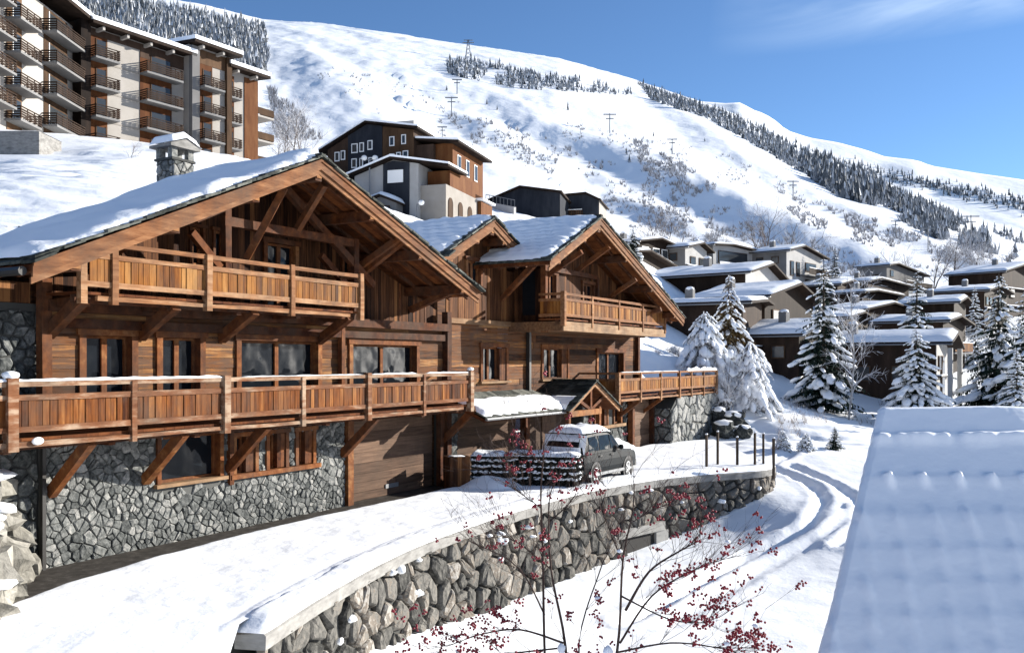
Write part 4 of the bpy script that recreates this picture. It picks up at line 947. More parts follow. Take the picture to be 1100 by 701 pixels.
for k in range(26):                                         # snow caught on ledges
    s = rs_.uniform(.5,WL-.5); h = rs_.uniform(1.9,2.95); x,y,a,b = wall_at(s)
    if h-3.25 > bz(s)+.2: sn_.blob((x+a*.06,y+b*.06,h-3.25),(rs_.uniform(.08,.2),rs_.uniform(.08,.2),rs_.uniform(.04,.1)),rs_,8,5,.3)
sn_.build('snow_patch', M['snow_roof'], RW, smooth=True)
m = MB(); prof = [(.06,-.30),(.07,-.06),(.02,-.02),(-.5,-.02),(-.5,-.30)]
vsn = []; nc = 170
for i in range(nc+1):
    x,y,a,b = wall_at(WL*i/nc)
    for (o,z) in prof: vsn.append((x+a*(o+.008*n3(i*.6,z*3)),y+b*(o+.008*n3(i*.6,z*3)),z+.012*n3(i*.35,2)))
fsn = []
for i in range(nc):
    for k in range(5): fsn.append((i*5+k,(i+1)*5+k,(i+1)*5+(k+1)%5,i*5+(k+1)%5))
fsn += [(4,3,2,1,0),tuple(nc*5+k for k in range(5))]
for f in fsn: pass
m.add(vsn, fsn, .55); m.build('coping', M['concrete'], RW)
m = MB()
def capsnow(i, j):
    s = WL*i; x,y,a,b = wall_at(s); o = .045-.62*j; e = min(1,j*9)*1.0; k = min(1,i*60+.0,(1-i)*60)
    e2 = math.sin(min(1,j*3.2)*math.pi/2)**.7
    return (x+a*(o+.02*n3(s*1.5,4)), y+b*(o+.02*n3(s*1.5,4)), -.02+(.17+.06*n3(s*.5,1)+.03*n3(s*2.2,5))*e2*k - .06*max(0,j-.8)*5)
m.grid(capsnow, 260, 12); m.build('snow_cap', M['snow'], RW, smooth=True)
m = MB()
for s0, s1, z0, z1, o0, o1, t, in ((DR[0]-.3,DR[1]+.5,-1.95,-1.62,.02,.12,.6),(DR[1],DR[1]+.7,-3.1,-1.96,.0,.1,.95)):
    vs = []
    for s in (s0,s1):
        x,y,a,b = wall_at(s)
        for o,z in ((o0-.3,z0),(o1,z0),(o1,z1),(o0-.3,z1)): vs.append((x+a*o,y+b*o,z))
    m.add(vs,[(0,1,2,3),(7,6,5,4),(0,4,5,1),(1,5,6,2),(2,6,7,3),(3,7,4,0)],t)
m.build('drain_lintel', M['concrete'], RW)
m = MB(); x,y,a,b = wall_at(DR[0]+.05); x2,y2,_,_ = wall_at(DR[1]-.02); m.add([(x+a*.0,y+b*.0,-3.4),(x2+a*.0,y2+b*.0,-3.4),(x2+a*.0,y2+b*.0,-1.97),(x+a*.0,y+b*.0,-1.97)],[(0,1,2,3)]); m.build('drain_opening', M['black'], RW)
# ------------------------------------------------------------------ THE VILLAGE
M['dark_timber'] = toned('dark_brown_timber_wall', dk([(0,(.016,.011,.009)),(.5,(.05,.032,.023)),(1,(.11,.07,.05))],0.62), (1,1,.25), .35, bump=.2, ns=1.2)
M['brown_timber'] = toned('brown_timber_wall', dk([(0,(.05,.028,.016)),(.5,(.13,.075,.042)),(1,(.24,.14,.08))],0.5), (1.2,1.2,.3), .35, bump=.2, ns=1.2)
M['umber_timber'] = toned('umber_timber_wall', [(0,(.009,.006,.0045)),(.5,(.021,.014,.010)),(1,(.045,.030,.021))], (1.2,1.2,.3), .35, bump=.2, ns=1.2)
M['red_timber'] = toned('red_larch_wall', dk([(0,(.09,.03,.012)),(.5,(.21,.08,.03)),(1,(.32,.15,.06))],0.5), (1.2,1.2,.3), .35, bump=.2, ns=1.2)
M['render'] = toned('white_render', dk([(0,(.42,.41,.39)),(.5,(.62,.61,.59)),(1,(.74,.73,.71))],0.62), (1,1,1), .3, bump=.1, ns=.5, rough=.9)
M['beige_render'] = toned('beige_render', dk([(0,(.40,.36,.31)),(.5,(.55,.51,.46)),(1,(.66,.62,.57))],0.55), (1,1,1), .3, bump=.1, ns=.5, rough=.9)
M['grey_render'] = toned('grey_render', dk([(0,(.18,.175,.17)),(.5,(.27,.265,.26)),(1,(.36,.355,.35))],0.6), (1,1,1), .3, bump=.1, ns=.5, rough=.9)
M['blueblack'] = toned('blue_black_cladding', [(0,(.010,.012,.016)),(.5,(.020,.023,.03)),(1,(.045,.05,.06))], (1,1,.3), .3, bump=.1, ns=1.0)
M['far_glass'] = plain('far_window_glass', (.03,.035,.04), .12, 0, .4)
HG = 'snow roofed houses of the village'
def house(label, px, py, Y, rz, wl, wr, pl, pr, d, hw, name='village_house', front='dark_timber', side=None, oh=.8, fo=1.0, wins=(), swins=(), balc=(), thick=.34, cat='house', group=HG, upper=None, seed=0, chim=None, sgap=0):
    """gable house; apex of the front verge at a photo pixel. wins: (x, z, w, h) from the eave line on the gable front; swins the same on the left side"""
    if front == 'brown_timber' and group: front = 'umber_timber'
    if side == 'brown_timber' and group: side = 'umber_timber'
    rg = random.Random(seed+int(px)); ap = dep(px, py, Y); c, s = math.cos(R(rz)), math.sin(R(rz))
    off = Vector((-(-fo)*-s*1.0, (-fo)*c, 0))                     # local (0,-fo) rotated
    off = Vector((fo*s, -fo*c, 0)); zA = hw+max(pl*wl, pr*wr)
    t = thing(name, label, cat, (ap.x-off.x, ap.y-off.y, ap.z-zA), R(rz), group)
    zl = zA-pl*wl; zr_ = zA-pr*wr
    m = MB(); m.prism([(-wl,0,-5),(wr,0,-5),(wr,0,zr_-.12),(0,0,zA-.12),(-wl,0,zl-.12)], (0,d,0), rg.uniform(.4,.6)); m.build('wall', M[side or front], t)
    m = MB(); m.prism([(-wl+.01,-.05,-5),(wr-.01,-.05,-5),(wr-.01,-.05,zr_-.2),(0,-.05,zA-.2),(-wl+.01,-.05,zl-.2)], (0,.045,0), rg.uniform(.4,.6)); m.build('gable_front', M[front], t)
    if upper:
        m = MB(); z0, mat = upper; m.prism([(-wl-.03,-.09,z0),(wr+.03,-.09,z0),(wr+.03,-.09,zr_-.22),(0,-.09,zA-.22),(-wl-.03,-.09,zl-.22)], (0,.035,0), .5)
        m.prism([(-wl-.035,-.05,z0),(-wl-.035,d,z0),(-wl-.035,d,zl-.2),(-wl-.035,-.05,zl-.2)], (.03,0,0), .5); m.build('cladding', M[mat], t)
    ro = MB(); xl, xr = -wl-oh, wr+oh; al, ar = zA-pl*(wl+oh), zA-pr*(wr+oh)
    ro.prism([(xl,-fo,al-.22),(0,-fo,zA-.22),(0,-fo,zA),(xl,-fo,al)], (0,d+fo+.5,0), .3); ro.prism([(0,-fo,zA-.22),(xr,-fo,ar-.22),(xr,-fo,ar),(0,-fo,zA)], (0,d+fo+.5,0), .3)
    r = ro.build('roof', M['dark_timber'], t)
    sn = MB(); D = d+fo+.5
    for x1, z1, fl in ((xl,al,True),(xr,ar,False)):
        W = abs(x1); nu = max(6,int(W/.4)); nv = max(8,int(D/.4))
        def fn(i, j, x1=x1, z1=z1, W=W):
            e = 1-math.exp(-min((1-i)*W, 9)/.18); e *= (1-math.exp(-j*D/.18))*(1-math.exp(-(1-j)*D/.18))
            x = x1*i; y = -fo+.03+(D-.06)*j
            return (x, y, zA+(z1-zA)*i+.01+thick*e*(.85+.35*n3(x*.35+seed,y*.35,t.location.x)+.12*n3(x*1.3,y*1.3,seed)))
        sn.grid(fn, nu, nv, flip=fl)
    sn.build('roof_snow', M['snow_roof'], r, smooth=True)
    for (x, z, w, h) in wins:
        m = MB(); m.box(x-.1,x+w+.1,-.16,-.10,z-.1,z+h+.1,.6); o = m.build('window', M['white'] if sgap else M['brown_timber'], t); m = MB(); m.box(x,x+w,-.19,-.162,z,z+h); m.build('pane', M['far_glass'], o)
    for (y, z, w, h) in swins:
        m = MB(); m.box(-wl-.12,-wl-.04,y-.08,y+w+.08,z-.08,z+h+.08,.6); o = m.build('window', M['brown_timber'], t); m = MB(); m.box(-wl-.15,-wl-.122,y,y+w,z,z+h); m.build('pane', M['far_glass'], o)
    for (x0, x1, z, mt, dep_) in balc:
        m = MB(); m.box(x0,x1,-dep_,-.1,z-.14,z,.5); b = m.build('balcony', M['grey_render'], t)
        m = MB(); m.box(x0,x1,-dep_-.03,-dep_+.05,z+.95,z+1.05,.6); k = x0+.05
        while k < x1: m.box(k,k+.16,-dep_,-dep_+.04,z+.1,z+.96,rg.uniform(.3,.7)); k += .24
        m.build('railing', M[mt], b)
        m = MB(); m.box(x0-.02,x1+.02,-dep_-.06,-dep_+.08,z+1.05,z+1.13); m.build('snow', M['snow_roof'], b)
    if group:                                                   # storey ledges, snow lying on them, gutter and chimney
        for z in (hw-2.6, hw-5.3):
            if z > -2 and not balc:
                m = MB(); m.box(-wl-.06,wr+.06,-.42,-.06,z-.12,z,.3); b = m.build('ledge', M['dark_timber'], t); m = MB(); m.box(-wl,wr,-.44,-.08,z,z+.1); m.build('snow', M['snow_roof'], b)
        k = -wl+.7; row = 0
        while k < wr-1.4 and not wins:
            m = MB(); m.box(k-.08,k+.88,-.14,-.06,hw-2.2,hw-1.0,.5); o = m.build('window', M['brown_timber'], t); m = MB(); m.box(k,k+.8,-.17,-.142,hw-2.1,hw-1.1); m.build('pane', M['far_glass'], o); k += rg.uniform(1.6,2.6)
        m = MB(); m.tube([(-wl-oh-.06,-fo,zl-pl*oh-.2),(-wl-oh-.06,d+.4,zl-pl*oh-.2)],.07,6); m.build('gutter', M['galv'], r)
        if not swins and side:
            for y in (1.2, 3.6):
                m = MB(); m.box(-wl-.12,-wl-.04,y-.08,y+1.1,hw-2.0,hw-.9,.5); o = m.build('window', M['brown_timber'], t); m = MB(); m.box(-wl-.15,-wl-.122,y,y+1.0,hw-1.9,hw-1.0); m.build('pane', M['far_glass'], o)
        chim = chim or (rg.uniform(-wl*.6,-.4), d*rg.uniform(.4,.7))
    if chim:
        x, y = chim; m = MB(); zz = zA-(pl if x < 0 else pr)*abs(x); m.box(x-.35,x+.35,y-.35,y+.35,zz-.3,zz+1.1,.5); o = m.build('chimney', M['grey_render'], t)
        m = MB(); m.blob((x,y,zz+1.15),(.42,.42,.2),rg,8,5,.1); m.build('snow_cap', M['snow_roof'], o, smooth=True)
    return t
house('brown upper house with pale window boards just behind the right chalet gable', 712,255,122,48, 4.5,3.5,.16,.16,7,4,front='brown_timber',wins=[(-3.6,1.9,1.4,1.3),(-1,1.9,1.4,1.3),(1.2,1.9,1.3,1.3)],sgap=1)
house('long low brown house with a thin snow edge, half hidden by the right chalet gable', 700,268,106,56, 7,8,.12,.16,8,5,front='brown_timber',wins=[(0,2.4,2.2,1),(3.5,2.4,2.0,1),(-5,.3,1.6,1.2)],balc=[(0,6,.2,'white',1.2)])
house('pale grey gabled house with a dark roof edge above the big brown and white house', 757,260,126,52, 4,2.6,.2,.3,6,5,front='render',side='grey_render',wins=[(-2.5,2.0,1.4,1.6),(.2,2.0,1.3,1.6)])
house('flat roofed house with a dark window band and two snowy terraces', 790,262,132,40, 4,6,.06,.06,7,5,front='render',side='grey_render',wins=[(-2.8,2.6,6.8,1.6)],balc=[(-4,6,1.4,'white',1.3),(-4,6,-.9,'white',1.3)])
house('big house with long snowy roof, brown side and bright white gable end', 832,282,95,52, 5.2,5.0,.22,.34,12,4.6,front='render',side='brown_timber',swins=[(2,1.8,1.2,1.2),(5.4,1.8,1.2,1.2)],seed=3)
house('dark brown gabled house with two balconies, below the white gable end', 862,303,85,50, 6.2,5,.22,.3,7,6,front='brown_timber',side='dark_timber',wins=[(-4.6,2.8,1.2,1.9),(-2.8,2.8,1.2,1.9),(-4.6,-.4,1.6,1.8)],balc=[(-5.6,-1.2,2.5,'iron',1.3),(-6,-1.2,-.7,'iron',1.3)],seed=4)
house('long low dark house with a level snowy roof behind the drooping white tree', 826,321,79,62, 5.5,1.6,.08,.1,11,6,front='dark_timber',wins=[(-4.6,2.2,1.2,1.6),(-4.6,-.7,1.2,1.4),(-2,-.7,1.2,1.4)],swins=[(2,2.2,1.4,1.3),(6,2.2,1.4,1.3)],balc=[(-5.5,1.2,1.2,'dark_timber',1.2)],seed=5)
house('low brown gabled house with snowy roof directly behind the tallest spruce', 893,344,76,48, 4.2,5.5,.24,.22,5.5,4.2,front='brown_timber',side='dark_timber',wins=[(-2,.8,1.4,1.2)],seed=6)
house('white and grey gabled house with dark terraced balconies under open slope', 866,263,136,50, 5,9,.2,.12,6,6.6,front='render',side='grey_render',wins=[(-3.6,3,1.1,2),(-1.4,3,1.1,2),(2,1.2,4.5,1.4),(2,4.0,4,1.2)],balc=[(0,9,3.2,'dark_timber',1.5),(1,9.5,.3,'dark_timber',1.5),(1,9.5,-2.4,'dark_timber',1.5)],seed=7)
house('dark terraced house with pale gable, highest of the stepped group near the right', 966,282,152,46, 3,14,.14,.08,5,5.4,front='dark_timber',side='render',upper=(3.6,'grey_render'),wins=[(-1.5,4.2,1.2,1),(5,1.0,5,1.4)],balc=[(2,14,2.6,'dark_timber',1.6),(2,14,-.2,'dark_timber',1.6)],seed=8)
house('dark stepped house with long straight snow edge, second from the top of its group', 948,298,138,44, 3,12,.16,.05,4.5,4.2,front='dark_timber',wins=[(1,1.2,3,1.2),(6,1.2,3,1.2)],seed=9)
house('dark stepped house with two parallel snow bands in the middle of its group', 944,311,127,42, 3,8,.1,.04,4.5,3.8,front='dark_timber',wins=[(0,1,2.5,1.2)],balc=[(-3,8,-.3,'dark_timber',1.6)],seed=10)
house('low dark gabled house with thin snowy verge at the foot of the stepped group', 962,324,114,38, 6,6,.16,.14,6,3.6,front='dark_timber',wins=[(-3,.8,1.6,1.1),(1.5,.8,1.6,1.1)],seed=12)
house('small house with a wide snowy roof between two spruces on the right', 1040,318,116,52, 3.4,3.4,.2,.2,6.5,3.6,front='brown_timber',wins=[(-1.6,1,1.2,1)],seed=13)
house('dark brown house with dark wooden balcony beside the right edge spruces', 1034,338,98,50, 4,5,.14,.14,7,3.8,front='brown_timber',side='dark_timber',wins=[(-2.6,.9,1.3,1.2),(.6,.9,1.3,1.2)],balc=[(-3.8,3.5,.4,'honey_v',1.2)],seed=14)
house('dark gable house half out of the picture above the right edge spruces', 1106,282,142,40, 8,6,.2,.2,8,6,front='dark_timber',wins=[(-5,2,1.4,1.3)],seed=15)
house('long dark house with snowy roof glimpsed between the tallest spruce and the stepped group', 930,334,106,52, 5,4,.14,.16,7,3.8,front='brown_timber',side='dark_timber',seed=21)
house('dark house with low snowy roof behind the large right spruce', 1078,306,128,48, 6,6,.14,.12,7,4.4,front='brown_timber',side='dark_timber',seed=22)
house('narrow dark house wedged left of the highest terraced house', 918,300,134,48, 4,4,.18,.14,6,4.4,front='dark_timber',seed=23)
# house with the arched window
tg = house('brown house with white arched gable end and snowy roof, beside the round snowy spruce', 1030,356,73,56, 2.6,2.8,.26,.34,10,4.6,front='render',side='dark_timber',oh=.7,fo=1.3,swins=[(2,1.6,1.2,1.1),(5,1.6,1.2,1.1)],seed=16)
m = MB(); pts = [(-.75,.4)]+[(-.75*math.cos(math.pi*k/10),2.5+.75*math.sin(math.pi*k/10)) for k in range(11)]+[(.75,.4)]
m.prism([(x,-.12,z) for x,z in pts],(0,-.05,0),.4); o = m.build('arched_window', M['brown_timber'], tg); m = MB(); m.prism([(x*.82,-.175,.55+(z-.4)*.9) for x,z in pts],(0,-.02,0)); m.build('pane', M['far_glass'], o)
for x in (2.4,-2.65): m = MB(); m.box(x,x+.34,-1.2,-.85,-4,4.2,.7); m.build('column', M['render'], tg)
m = MB(); m.box(-.8,2.4,-1.1,-.9,-1.2,-.2,.6); m.build('balustrade', M['honey_v'], tg)

# ---- two dark chalets on the slope behind the right gable
house('black gabled chalet in shade above the roof of the right chalet gable', 558,199,112,-12, 4.0,5.0,.38,.16,8,4.2,front='blueblack',oh=.3,fo=.6,wins=[(-.5,-.4,.7,1.1),(3,.6,1.0,1.0)],group=None,thick=.12,balc=[(2.4,5,.0,'dark_timber',1.1)],seed=17)
house('smaller black chalet with pale lower wall, right of the black gabled chalet', 629,206,118,-14, 3.6,1.7,.04,.5,7,2.4,front='blueblack',side='beige_render',oh=.3,fo=.6,wins=[(-3,.4,.8,.9)],group=None,thick=.12,balc=[(-3.6,-.4,-.2,'brown_timber',1.2)],seed=18)
m = MB(); a = dep(521,216,108); b = dep(552,222,106); m.prism([(a.x,a.y,a.z-4),(b.x,b.y,b.z-4),(b.x,b.y,b.z),(a.x,a.y,a.z)],(.25,.3,0),.8); o = m.build('parapet_wall', M['render']); tag(o,'white sloping parapet wall in front of the black gabled chalet','wall')
m = MB()
for k in range(9):
    p = a.lerp(b,k/8); m.beam((p.x+.1,p.y+.1,p.z-.05),(p.x+.1,p.y+.1,p.z+.8),.06,.06,tone=.5)
m.beam((a.x+.1,a.y+.1,a.z+.8),(b.x+.1,b.y+.1,b.z+.8),.07,.07,up=(0,1,0)); m.build('railing', M['galv'], o)

# ---- the hotel
HP = dep(352,240,92); HT = thing('hotel_building','dark timber hotel with white framed windows and a blank white sign on its front','hotel',(HP.x,HP.y,HP.z),R(-18))
def hb(name, mat, fn, parent=None): m = MB(); fn(m); return m.build(name, M[mat], parent or HT)
hb('wall','dark_timber',lambda m: m.prism([(0,0,-3),(9.6,0,-3),(9.6,0,8.8),(4.5,0,9.75),(0,0,7.5)],(0,9,0),.75))
hb('wall','red_timber',lambda m: m.box(9.5,13.2,1.2,10,3.6,7.5,.6))
hb('dark_cladding','blueblack',lambda m: m.prism([(2.4,-.16,-1),(6.2,-.16,-1),(6.2,-.16,9.4),(4.5,-.16,9.7),(2.4,-.16,8.7)],(0,.14,0),.5))
hb('brown_cladding','brown_timber',lambda m: m.prism([(6.24,-.14,4.5),(9.6,-.14,4.5),(9.6,-.14,8.75),(6.24,-.14,9.3)],(0,.12,0),.5))
hb('brown_cladding','dark_timber',lambda m: m.box(9.55,11.4,.6,1.15,4.2,7.4,.9))
r = hb('roof','dark_timber',lambda m: (m.prism([(-.7,-.6,7.15),(4.5,-.6,9.75),(4.5,-.6,9.95),(-.7,-.6,7.4)],(0,10,0),.2), m.prism([(4.5,-.6,9.75),(10.2,-.6,8.75),(10.2,-.6,8.95),(4.5,-.6,9.95)],(0,10,0),.2)))
hb('roof_snow','snow_roof',lambda m: (m.prism([(-.75,-.62,7.41),(4.5,-.62,9.97),(4.5,-.62,10.15),(-.75,-.62,7.58)],(0,10.04,0)), m.prism([(4.5,-.62,9.97),(10.25,-.62,8.97),(10.25,-.62,9.14),(4.5,-.62,10.15)],(0,10.04,0))),r)
r = hb('roof','dark_timber',lambda m: m.prism([(9.2,.2,7.85),(14.2,.2,7.3),(14.2,.2,7.5),(9.2,.2,8.05)],(0,10,0),.2))
hb('roof_snow','snow_roof',lambda m: m.prism([(9.2,.17,8.06),(14.25,.17,7.51),(14.25,.17,7.68),(9.2,.17,8.26)],(0,10.06,0)),r)
hb('roof_box','render',lambda m: m.box(5.2,8.2,3,6,8.6,10.6,.5))
for x, z, w in ((2.8,6.9,.7),(3.7,6.95,.5),(4.6,7.1,.55),(2.8,5.4,.6),(4.7,5.4,.65),(.9,6.2,.55),(1.6,6.3,.5),(7.0,7.3,.55),(8.3,7.4,.5),(7.0,5.6,.55),(7.75,5.7,.5),(8.45,5.8,.6),(3.7,5.4,.4)):
    o = hb('window','white',lambda m: m.box(x,x+w,-.21,-.165,z,z+.95,.6)); hb('pane','far_glass',lambda m: m.box(x+.1,x+w-.1,-.24,-.212,z+.1,z+.85),o)
for k in range(3): o = hb('window','white',lambda m: m.box(13.21,13.28,2.4+2.4*k,3.3+2.4*k,4.9,6.6,.6)); hb('pane','far_glass',lambda m: m.box(13.285,13.31,2.5+2.4*k,3.2+2.4*k,5.0,6.5),o)
# lower front block: white walls, dark panel with the blank sign, arcaded terrace
hb('wall','render',lambda m: m.prism([(4.9,-3.5,-3),(11.6,-3.5,-3),(11.6,-3.5,4.6),(9.0,-3.5,5.1),(4.9,-3.5,3.9)],(0,3.4,0),.45))
hb('dark_cladding','blueblack',lambda m: m.prism([(8.0,-3.62,-3),(10.7,-3.62,-3),(10.7,-3.62,4.75),(9.0,-3.62,5.0),(8.0,-3.62,4.75)],(0,.1,0),.5))
hb('sign_board','white',lambda m: m.box(8.5,10.1,-3.7,-3.63,2.9,4.1,.5))
r = hb('roof','dark_timber',lambda m: (m.prism([(4.4,-4.2,3.65),(9.0,-4.2,5.1),(9.0,-4.2,5.3),(4.4,-4.2,3.85)],(0,4.6,0),.2), m.prism([(9.0,-4.2,5.1),(14.6,-3.4,4.2),(14.6,-3.4,4.4),(9.0,-4.2,5.3)],(0,5,0),.2)))
hb('roof_snow','snow_roof',lambda m: (m.prism([(4.35,-4.24,3.86),(9.0,-4.24,5.31),(9.0,-4.24,5.5),(4.35,-4.24,4.05)],(0,4.66,0)), m.prism([(9.0,-4.24,5.31),(14.65,-3.44,4.41),(14.65,-3.44,4.58),(9.0,-4.24,5.5)],(0,5.06,0))),r)
hb('wall','beige_render',lambda m: m.box(11.6,14.2,-3.0,5.5,-3,2.6,.25))
hb('wall','red_timber',lambda m: m.box(11.7,14.0,-1.5,5.5,2.6,4.2,.6))
for k in range(3):
    y0 = -2.5+2.6*k; pts = [(y0,-.8)]+[(y0+.6-.6*math.cos(math.pi*q/8),.9+.6*math.sin(math.pi*q/8)) for q in range(9)]+[(y0+1.2,-.8)]
    hb('arched_opening','brown_timber',lambda m: m.prism([(14.21,y,z) for y,z in pts],(.05,0,0),.3))
hb('wall','red_timber',lambda m: m.box(12.4,14.6,5.6,9,-3,2.4,.6)); hb('roof_snow','snow_roof',lambda m: m.box(12.2,14.9,5.4,9.2,2.5,2.7))
# little snowy lodge roof in front
house('little snow capped lodge in front of the dark hotel', 407,208,84,-15, 2.3,1.6,.30,.4,4,2.2,front='grey_render',oh=.25,fo=.4,wins=[(-1.7,.9,.8,.8),(.1,.9,.8,.8)],balc=[(-2.2,1.5,.0,'galv',.8)],group=None,thick=.42,seed=19)
house('low snowy annexe roof left of the dark hotel front', 385,188,90,-20, 3.2,2.2,.1,.24,5,2.5,front='grey_render',oh=.25,fo=.4,group=None,thick=.25,seed=20)

# ---- apartment block: long wing
AP0 = (-41.0,88.0); AA = math.atan2(.83,.556)
AB = thing('apartment_block','long beige apartment block with brown balconies and stepped snowy roofs on the upper left','apartment block',(AP0[0],AP0[1],0),AA)
def aps(px): a = (px-550)/F; return (AP0[1]*a-AP0[0])/(.556-.83*a)
def apz(px, py, out=0): s = aps(px); return EZ+(HZ-py)*(AP0[1]+.83*s)/F
def ab(name, mat, fn, parent=None, root=None): m = MB(); fn(m); return m.build(name, M[mat], parent or root or AB)
segs = [(aps(94),aps(197),0,37.1,'a'),(aps(197),aps(241),-.9,38.3,'b'),(aps(241),aps(277),.0,37.3,'c')]
for s0, s1, y0, zt, q in segs:
    ab('wall','beige_render',lambda m: m.box(s0,s1,y0,12,16,zt,.6))
    r = ab('roof','dark_timber',lambda m: m.prism([(s0-.3,y0-1.5,zt-.1),(s1+.6,y0-1.5,zt-.1),(s1+.6,y0-1.5,zt+.22),(s0-.3,y0-1.5,zt+.22)],(0,14,1.2),.3))
    ab('roof_snow','snow_roof',lambda m: m.prism([(s0-.3,y0-1.55,zt+.22),(s1+.65,y0-1.55,zt+.22),(s1+.65,y0-1.55,zt+.62),(s0-.3,y0-1.55,zt+.62)],(0,14,1.2)),r)
    k = s0+.6
    [ab('roof_beam','beige_render',lambda m: m.box(s0+.8+j*2.6,s0+1.05+j*2.6,y0-1.3,y0,zt-.45,zt-.12,.8)) for j in range(int((s1-s0-1)/2.6)+1)]
FL = [34.0,31.15,28.3,25.5]
def ap_balc(s0, s1, z, y0, d=1.3, root=None):
    b = ab('balcony','grey_render',lambda m: m.box(s0,s1,y0-d,y0,z-.2,z,.6), None, root)
    def rail(m):
        m.box(s0,s1,y0-d-.02,y0-d+.06,z+.98,z+1.06,.5); k = s0+.03
        for zz in (.12,.32,.52,.72): m.box(s0,s1,y0-d,y0-d+.04,z+zz,z+zz+.14,.45)
        for zz in (.12,.32,.52,.72,.95): m.box(s0,s0+.05,y0-d+.06,y0,z+zz,z+zz+.12,.4); m.box(s1-.05,s1,y0-d+.06,y0,z+zz,z+zz+.12,.4)
        while k < s1: m.box(k,k+.07,y0-d+.045,y0-d+.1,z,z+1,.4); k += 1.1
    ab('railing','dark_timber',rail,b)
    return b
for (pa, pb, ba, bb, y0, drop) in ((97,115,95,121,0,0),(150,184,150,189,0,0),(207,222,206,228,-.9,.6),(242,251,241,252,0,.4)):
    s0, s1, c0, c1 = aps(pa), aps(pb), aps(ba), aps(bb)
    ab('timber_panel','red_timber',lambda m: m.box(s0,s1,y0-.06,y0-.01,22,segs[0][3]-.4 if y0 == 0 else 37.6,.35))
    for z in FL:
        z2 = z-drop*0
        w = ab('window','far_glass',lambda m: m.box(s0+(s1-s0)*.35,s1-.2,y0-.1,y0-.065,z+.1,z+2.0)); ab('frame','brown_timber',lambda m: (m.box(s0+(s1-s0)*.35-.1,s0+(s1-s0)*.35,y0-.12,y0-.065,z+.0,z+2.1),m.box(s1-.2,s1-.1,y0-.12,y0-.065,z,z+2.1)),w)
        ap_balc(c0,c1,z2,y0)
for pa, pb, z0 in ((150,197,35.6),(207,238,36.6),(94,150,36.3)):
    y_ = -.98 if pa == 207 else -.08
    ab('timber_panel','dark_timber' if pa != 207 else 'brown_timber',lambda m: m.box(aps(pa)+.02,aps(pb)-.02,y_,y_+.06,z0,segs[0][3]-.12 if y_ > -.5 else 38.1,.8))
ab('pillar','grey_render',lambda m: m.box(aps(197),aps(205),-1.5,-.92,16,38.1,.35)); ab('pillar','brown_timber',lambda m: m.box(aps(235.5),aps(241),-1.3,-.92,16,38.1,.35))
ab('timber_panel','red_timber',lambda m: m.box(aps(262),aps(276.5),-.1,-.01,20,37.0,.55))
for z in FL[1:]+[FL[0]]: ab('slab_edge','beige_render',lambda m: m.box(aps(115),aps(150),-.04,-.005,z-.2,z-.05,.2)); ab('slab_edge','beige_render',lambda m: m.box(aps(222),aps(235),-.94,-.905,z-.2,z-.05,.2))
s9 = aps(277)
for z in FL:
    b = ab('balcony','beige_render',lambda m: m.box(s9,s9+2.6,.2,4.4,z-.9,z-.7,.8)); ab('railing','brown_timber',lambda m: (m.box(s9,s9+2.6,.2,.28,z-.6,z+.2,.45),m.box(s9+2.55,s9+2.6,.3,4.4,z-.6,z+.2,.45)),b)
ab('dark_gap_block','dark_timber',lambda m: m.box(-1.4,aps(94)-.02,-.6,12,16,37.4,.1))  # dark block in the deep gap between the wings, gap shade put into its colour
# left wing facing right
LW = thing('apartment_block','tall apartment wing with stacked brown balconies facing right, cut by the left edge','apartment block',(-42.4,88,0),R(90))
lw = lambda *a, **k: ab(*a, root=LW, **k)
lw('wall','beige_render',lambda m: m.box(-26,-.9,0,12,14,36.8,.75))
lw('dark_gap_block','dark_timber',lambda m: m.box(-.85,.6,-.9,10,14,37.2,.15))  # this wing's side of the gap, filled with a block coloured as its shade
r = lw('roof','dark_timber',lambda m: m.prism([(-26,-2.0,37.3),(.7,-2.0,37.3),(.7,-2.0,37.6),(-26,-2.0,37.6)],(0,14,1.4),.3)); ab('roof_snow','snow_roof',lambda m: m.prism([(-26,-2.05,37.61),(.75,-2.05,37.61),(.75,-2.05,37.95),(-26,-2.05,37.95)],(0,14,1.4)),r)
for z in FL+[36.6-2.0]:
    pass
for s0, s1, pan in ((-17.5,-13.2,0),(-12.6,-9.2,0),(-6.6,-1.2,1),(-23,-19,0)):
    lw('timber_panel','brown_timber',lambda m: m.box(s0+.3,s1-.8,-.06,-.01,20,36.6,.9 if pan == 0 else .35))
    for z in FL:
        zz = z-(.7 if s0 == -12.6 else 0)+(.35 if pan else 0)
        w = lw('window','far_glass',lambda m: m.box(s0+1.2,s1-1.0,-.1,-.065,zz+.1,zz+2.0)); ab('frame','white',lambda m: m.box(s0+1.1,s0+1.2,-.12,-.065,zz,zz+2.1),w)
        ap_balc(s0,s1,zz,0,1.4,root=LW)
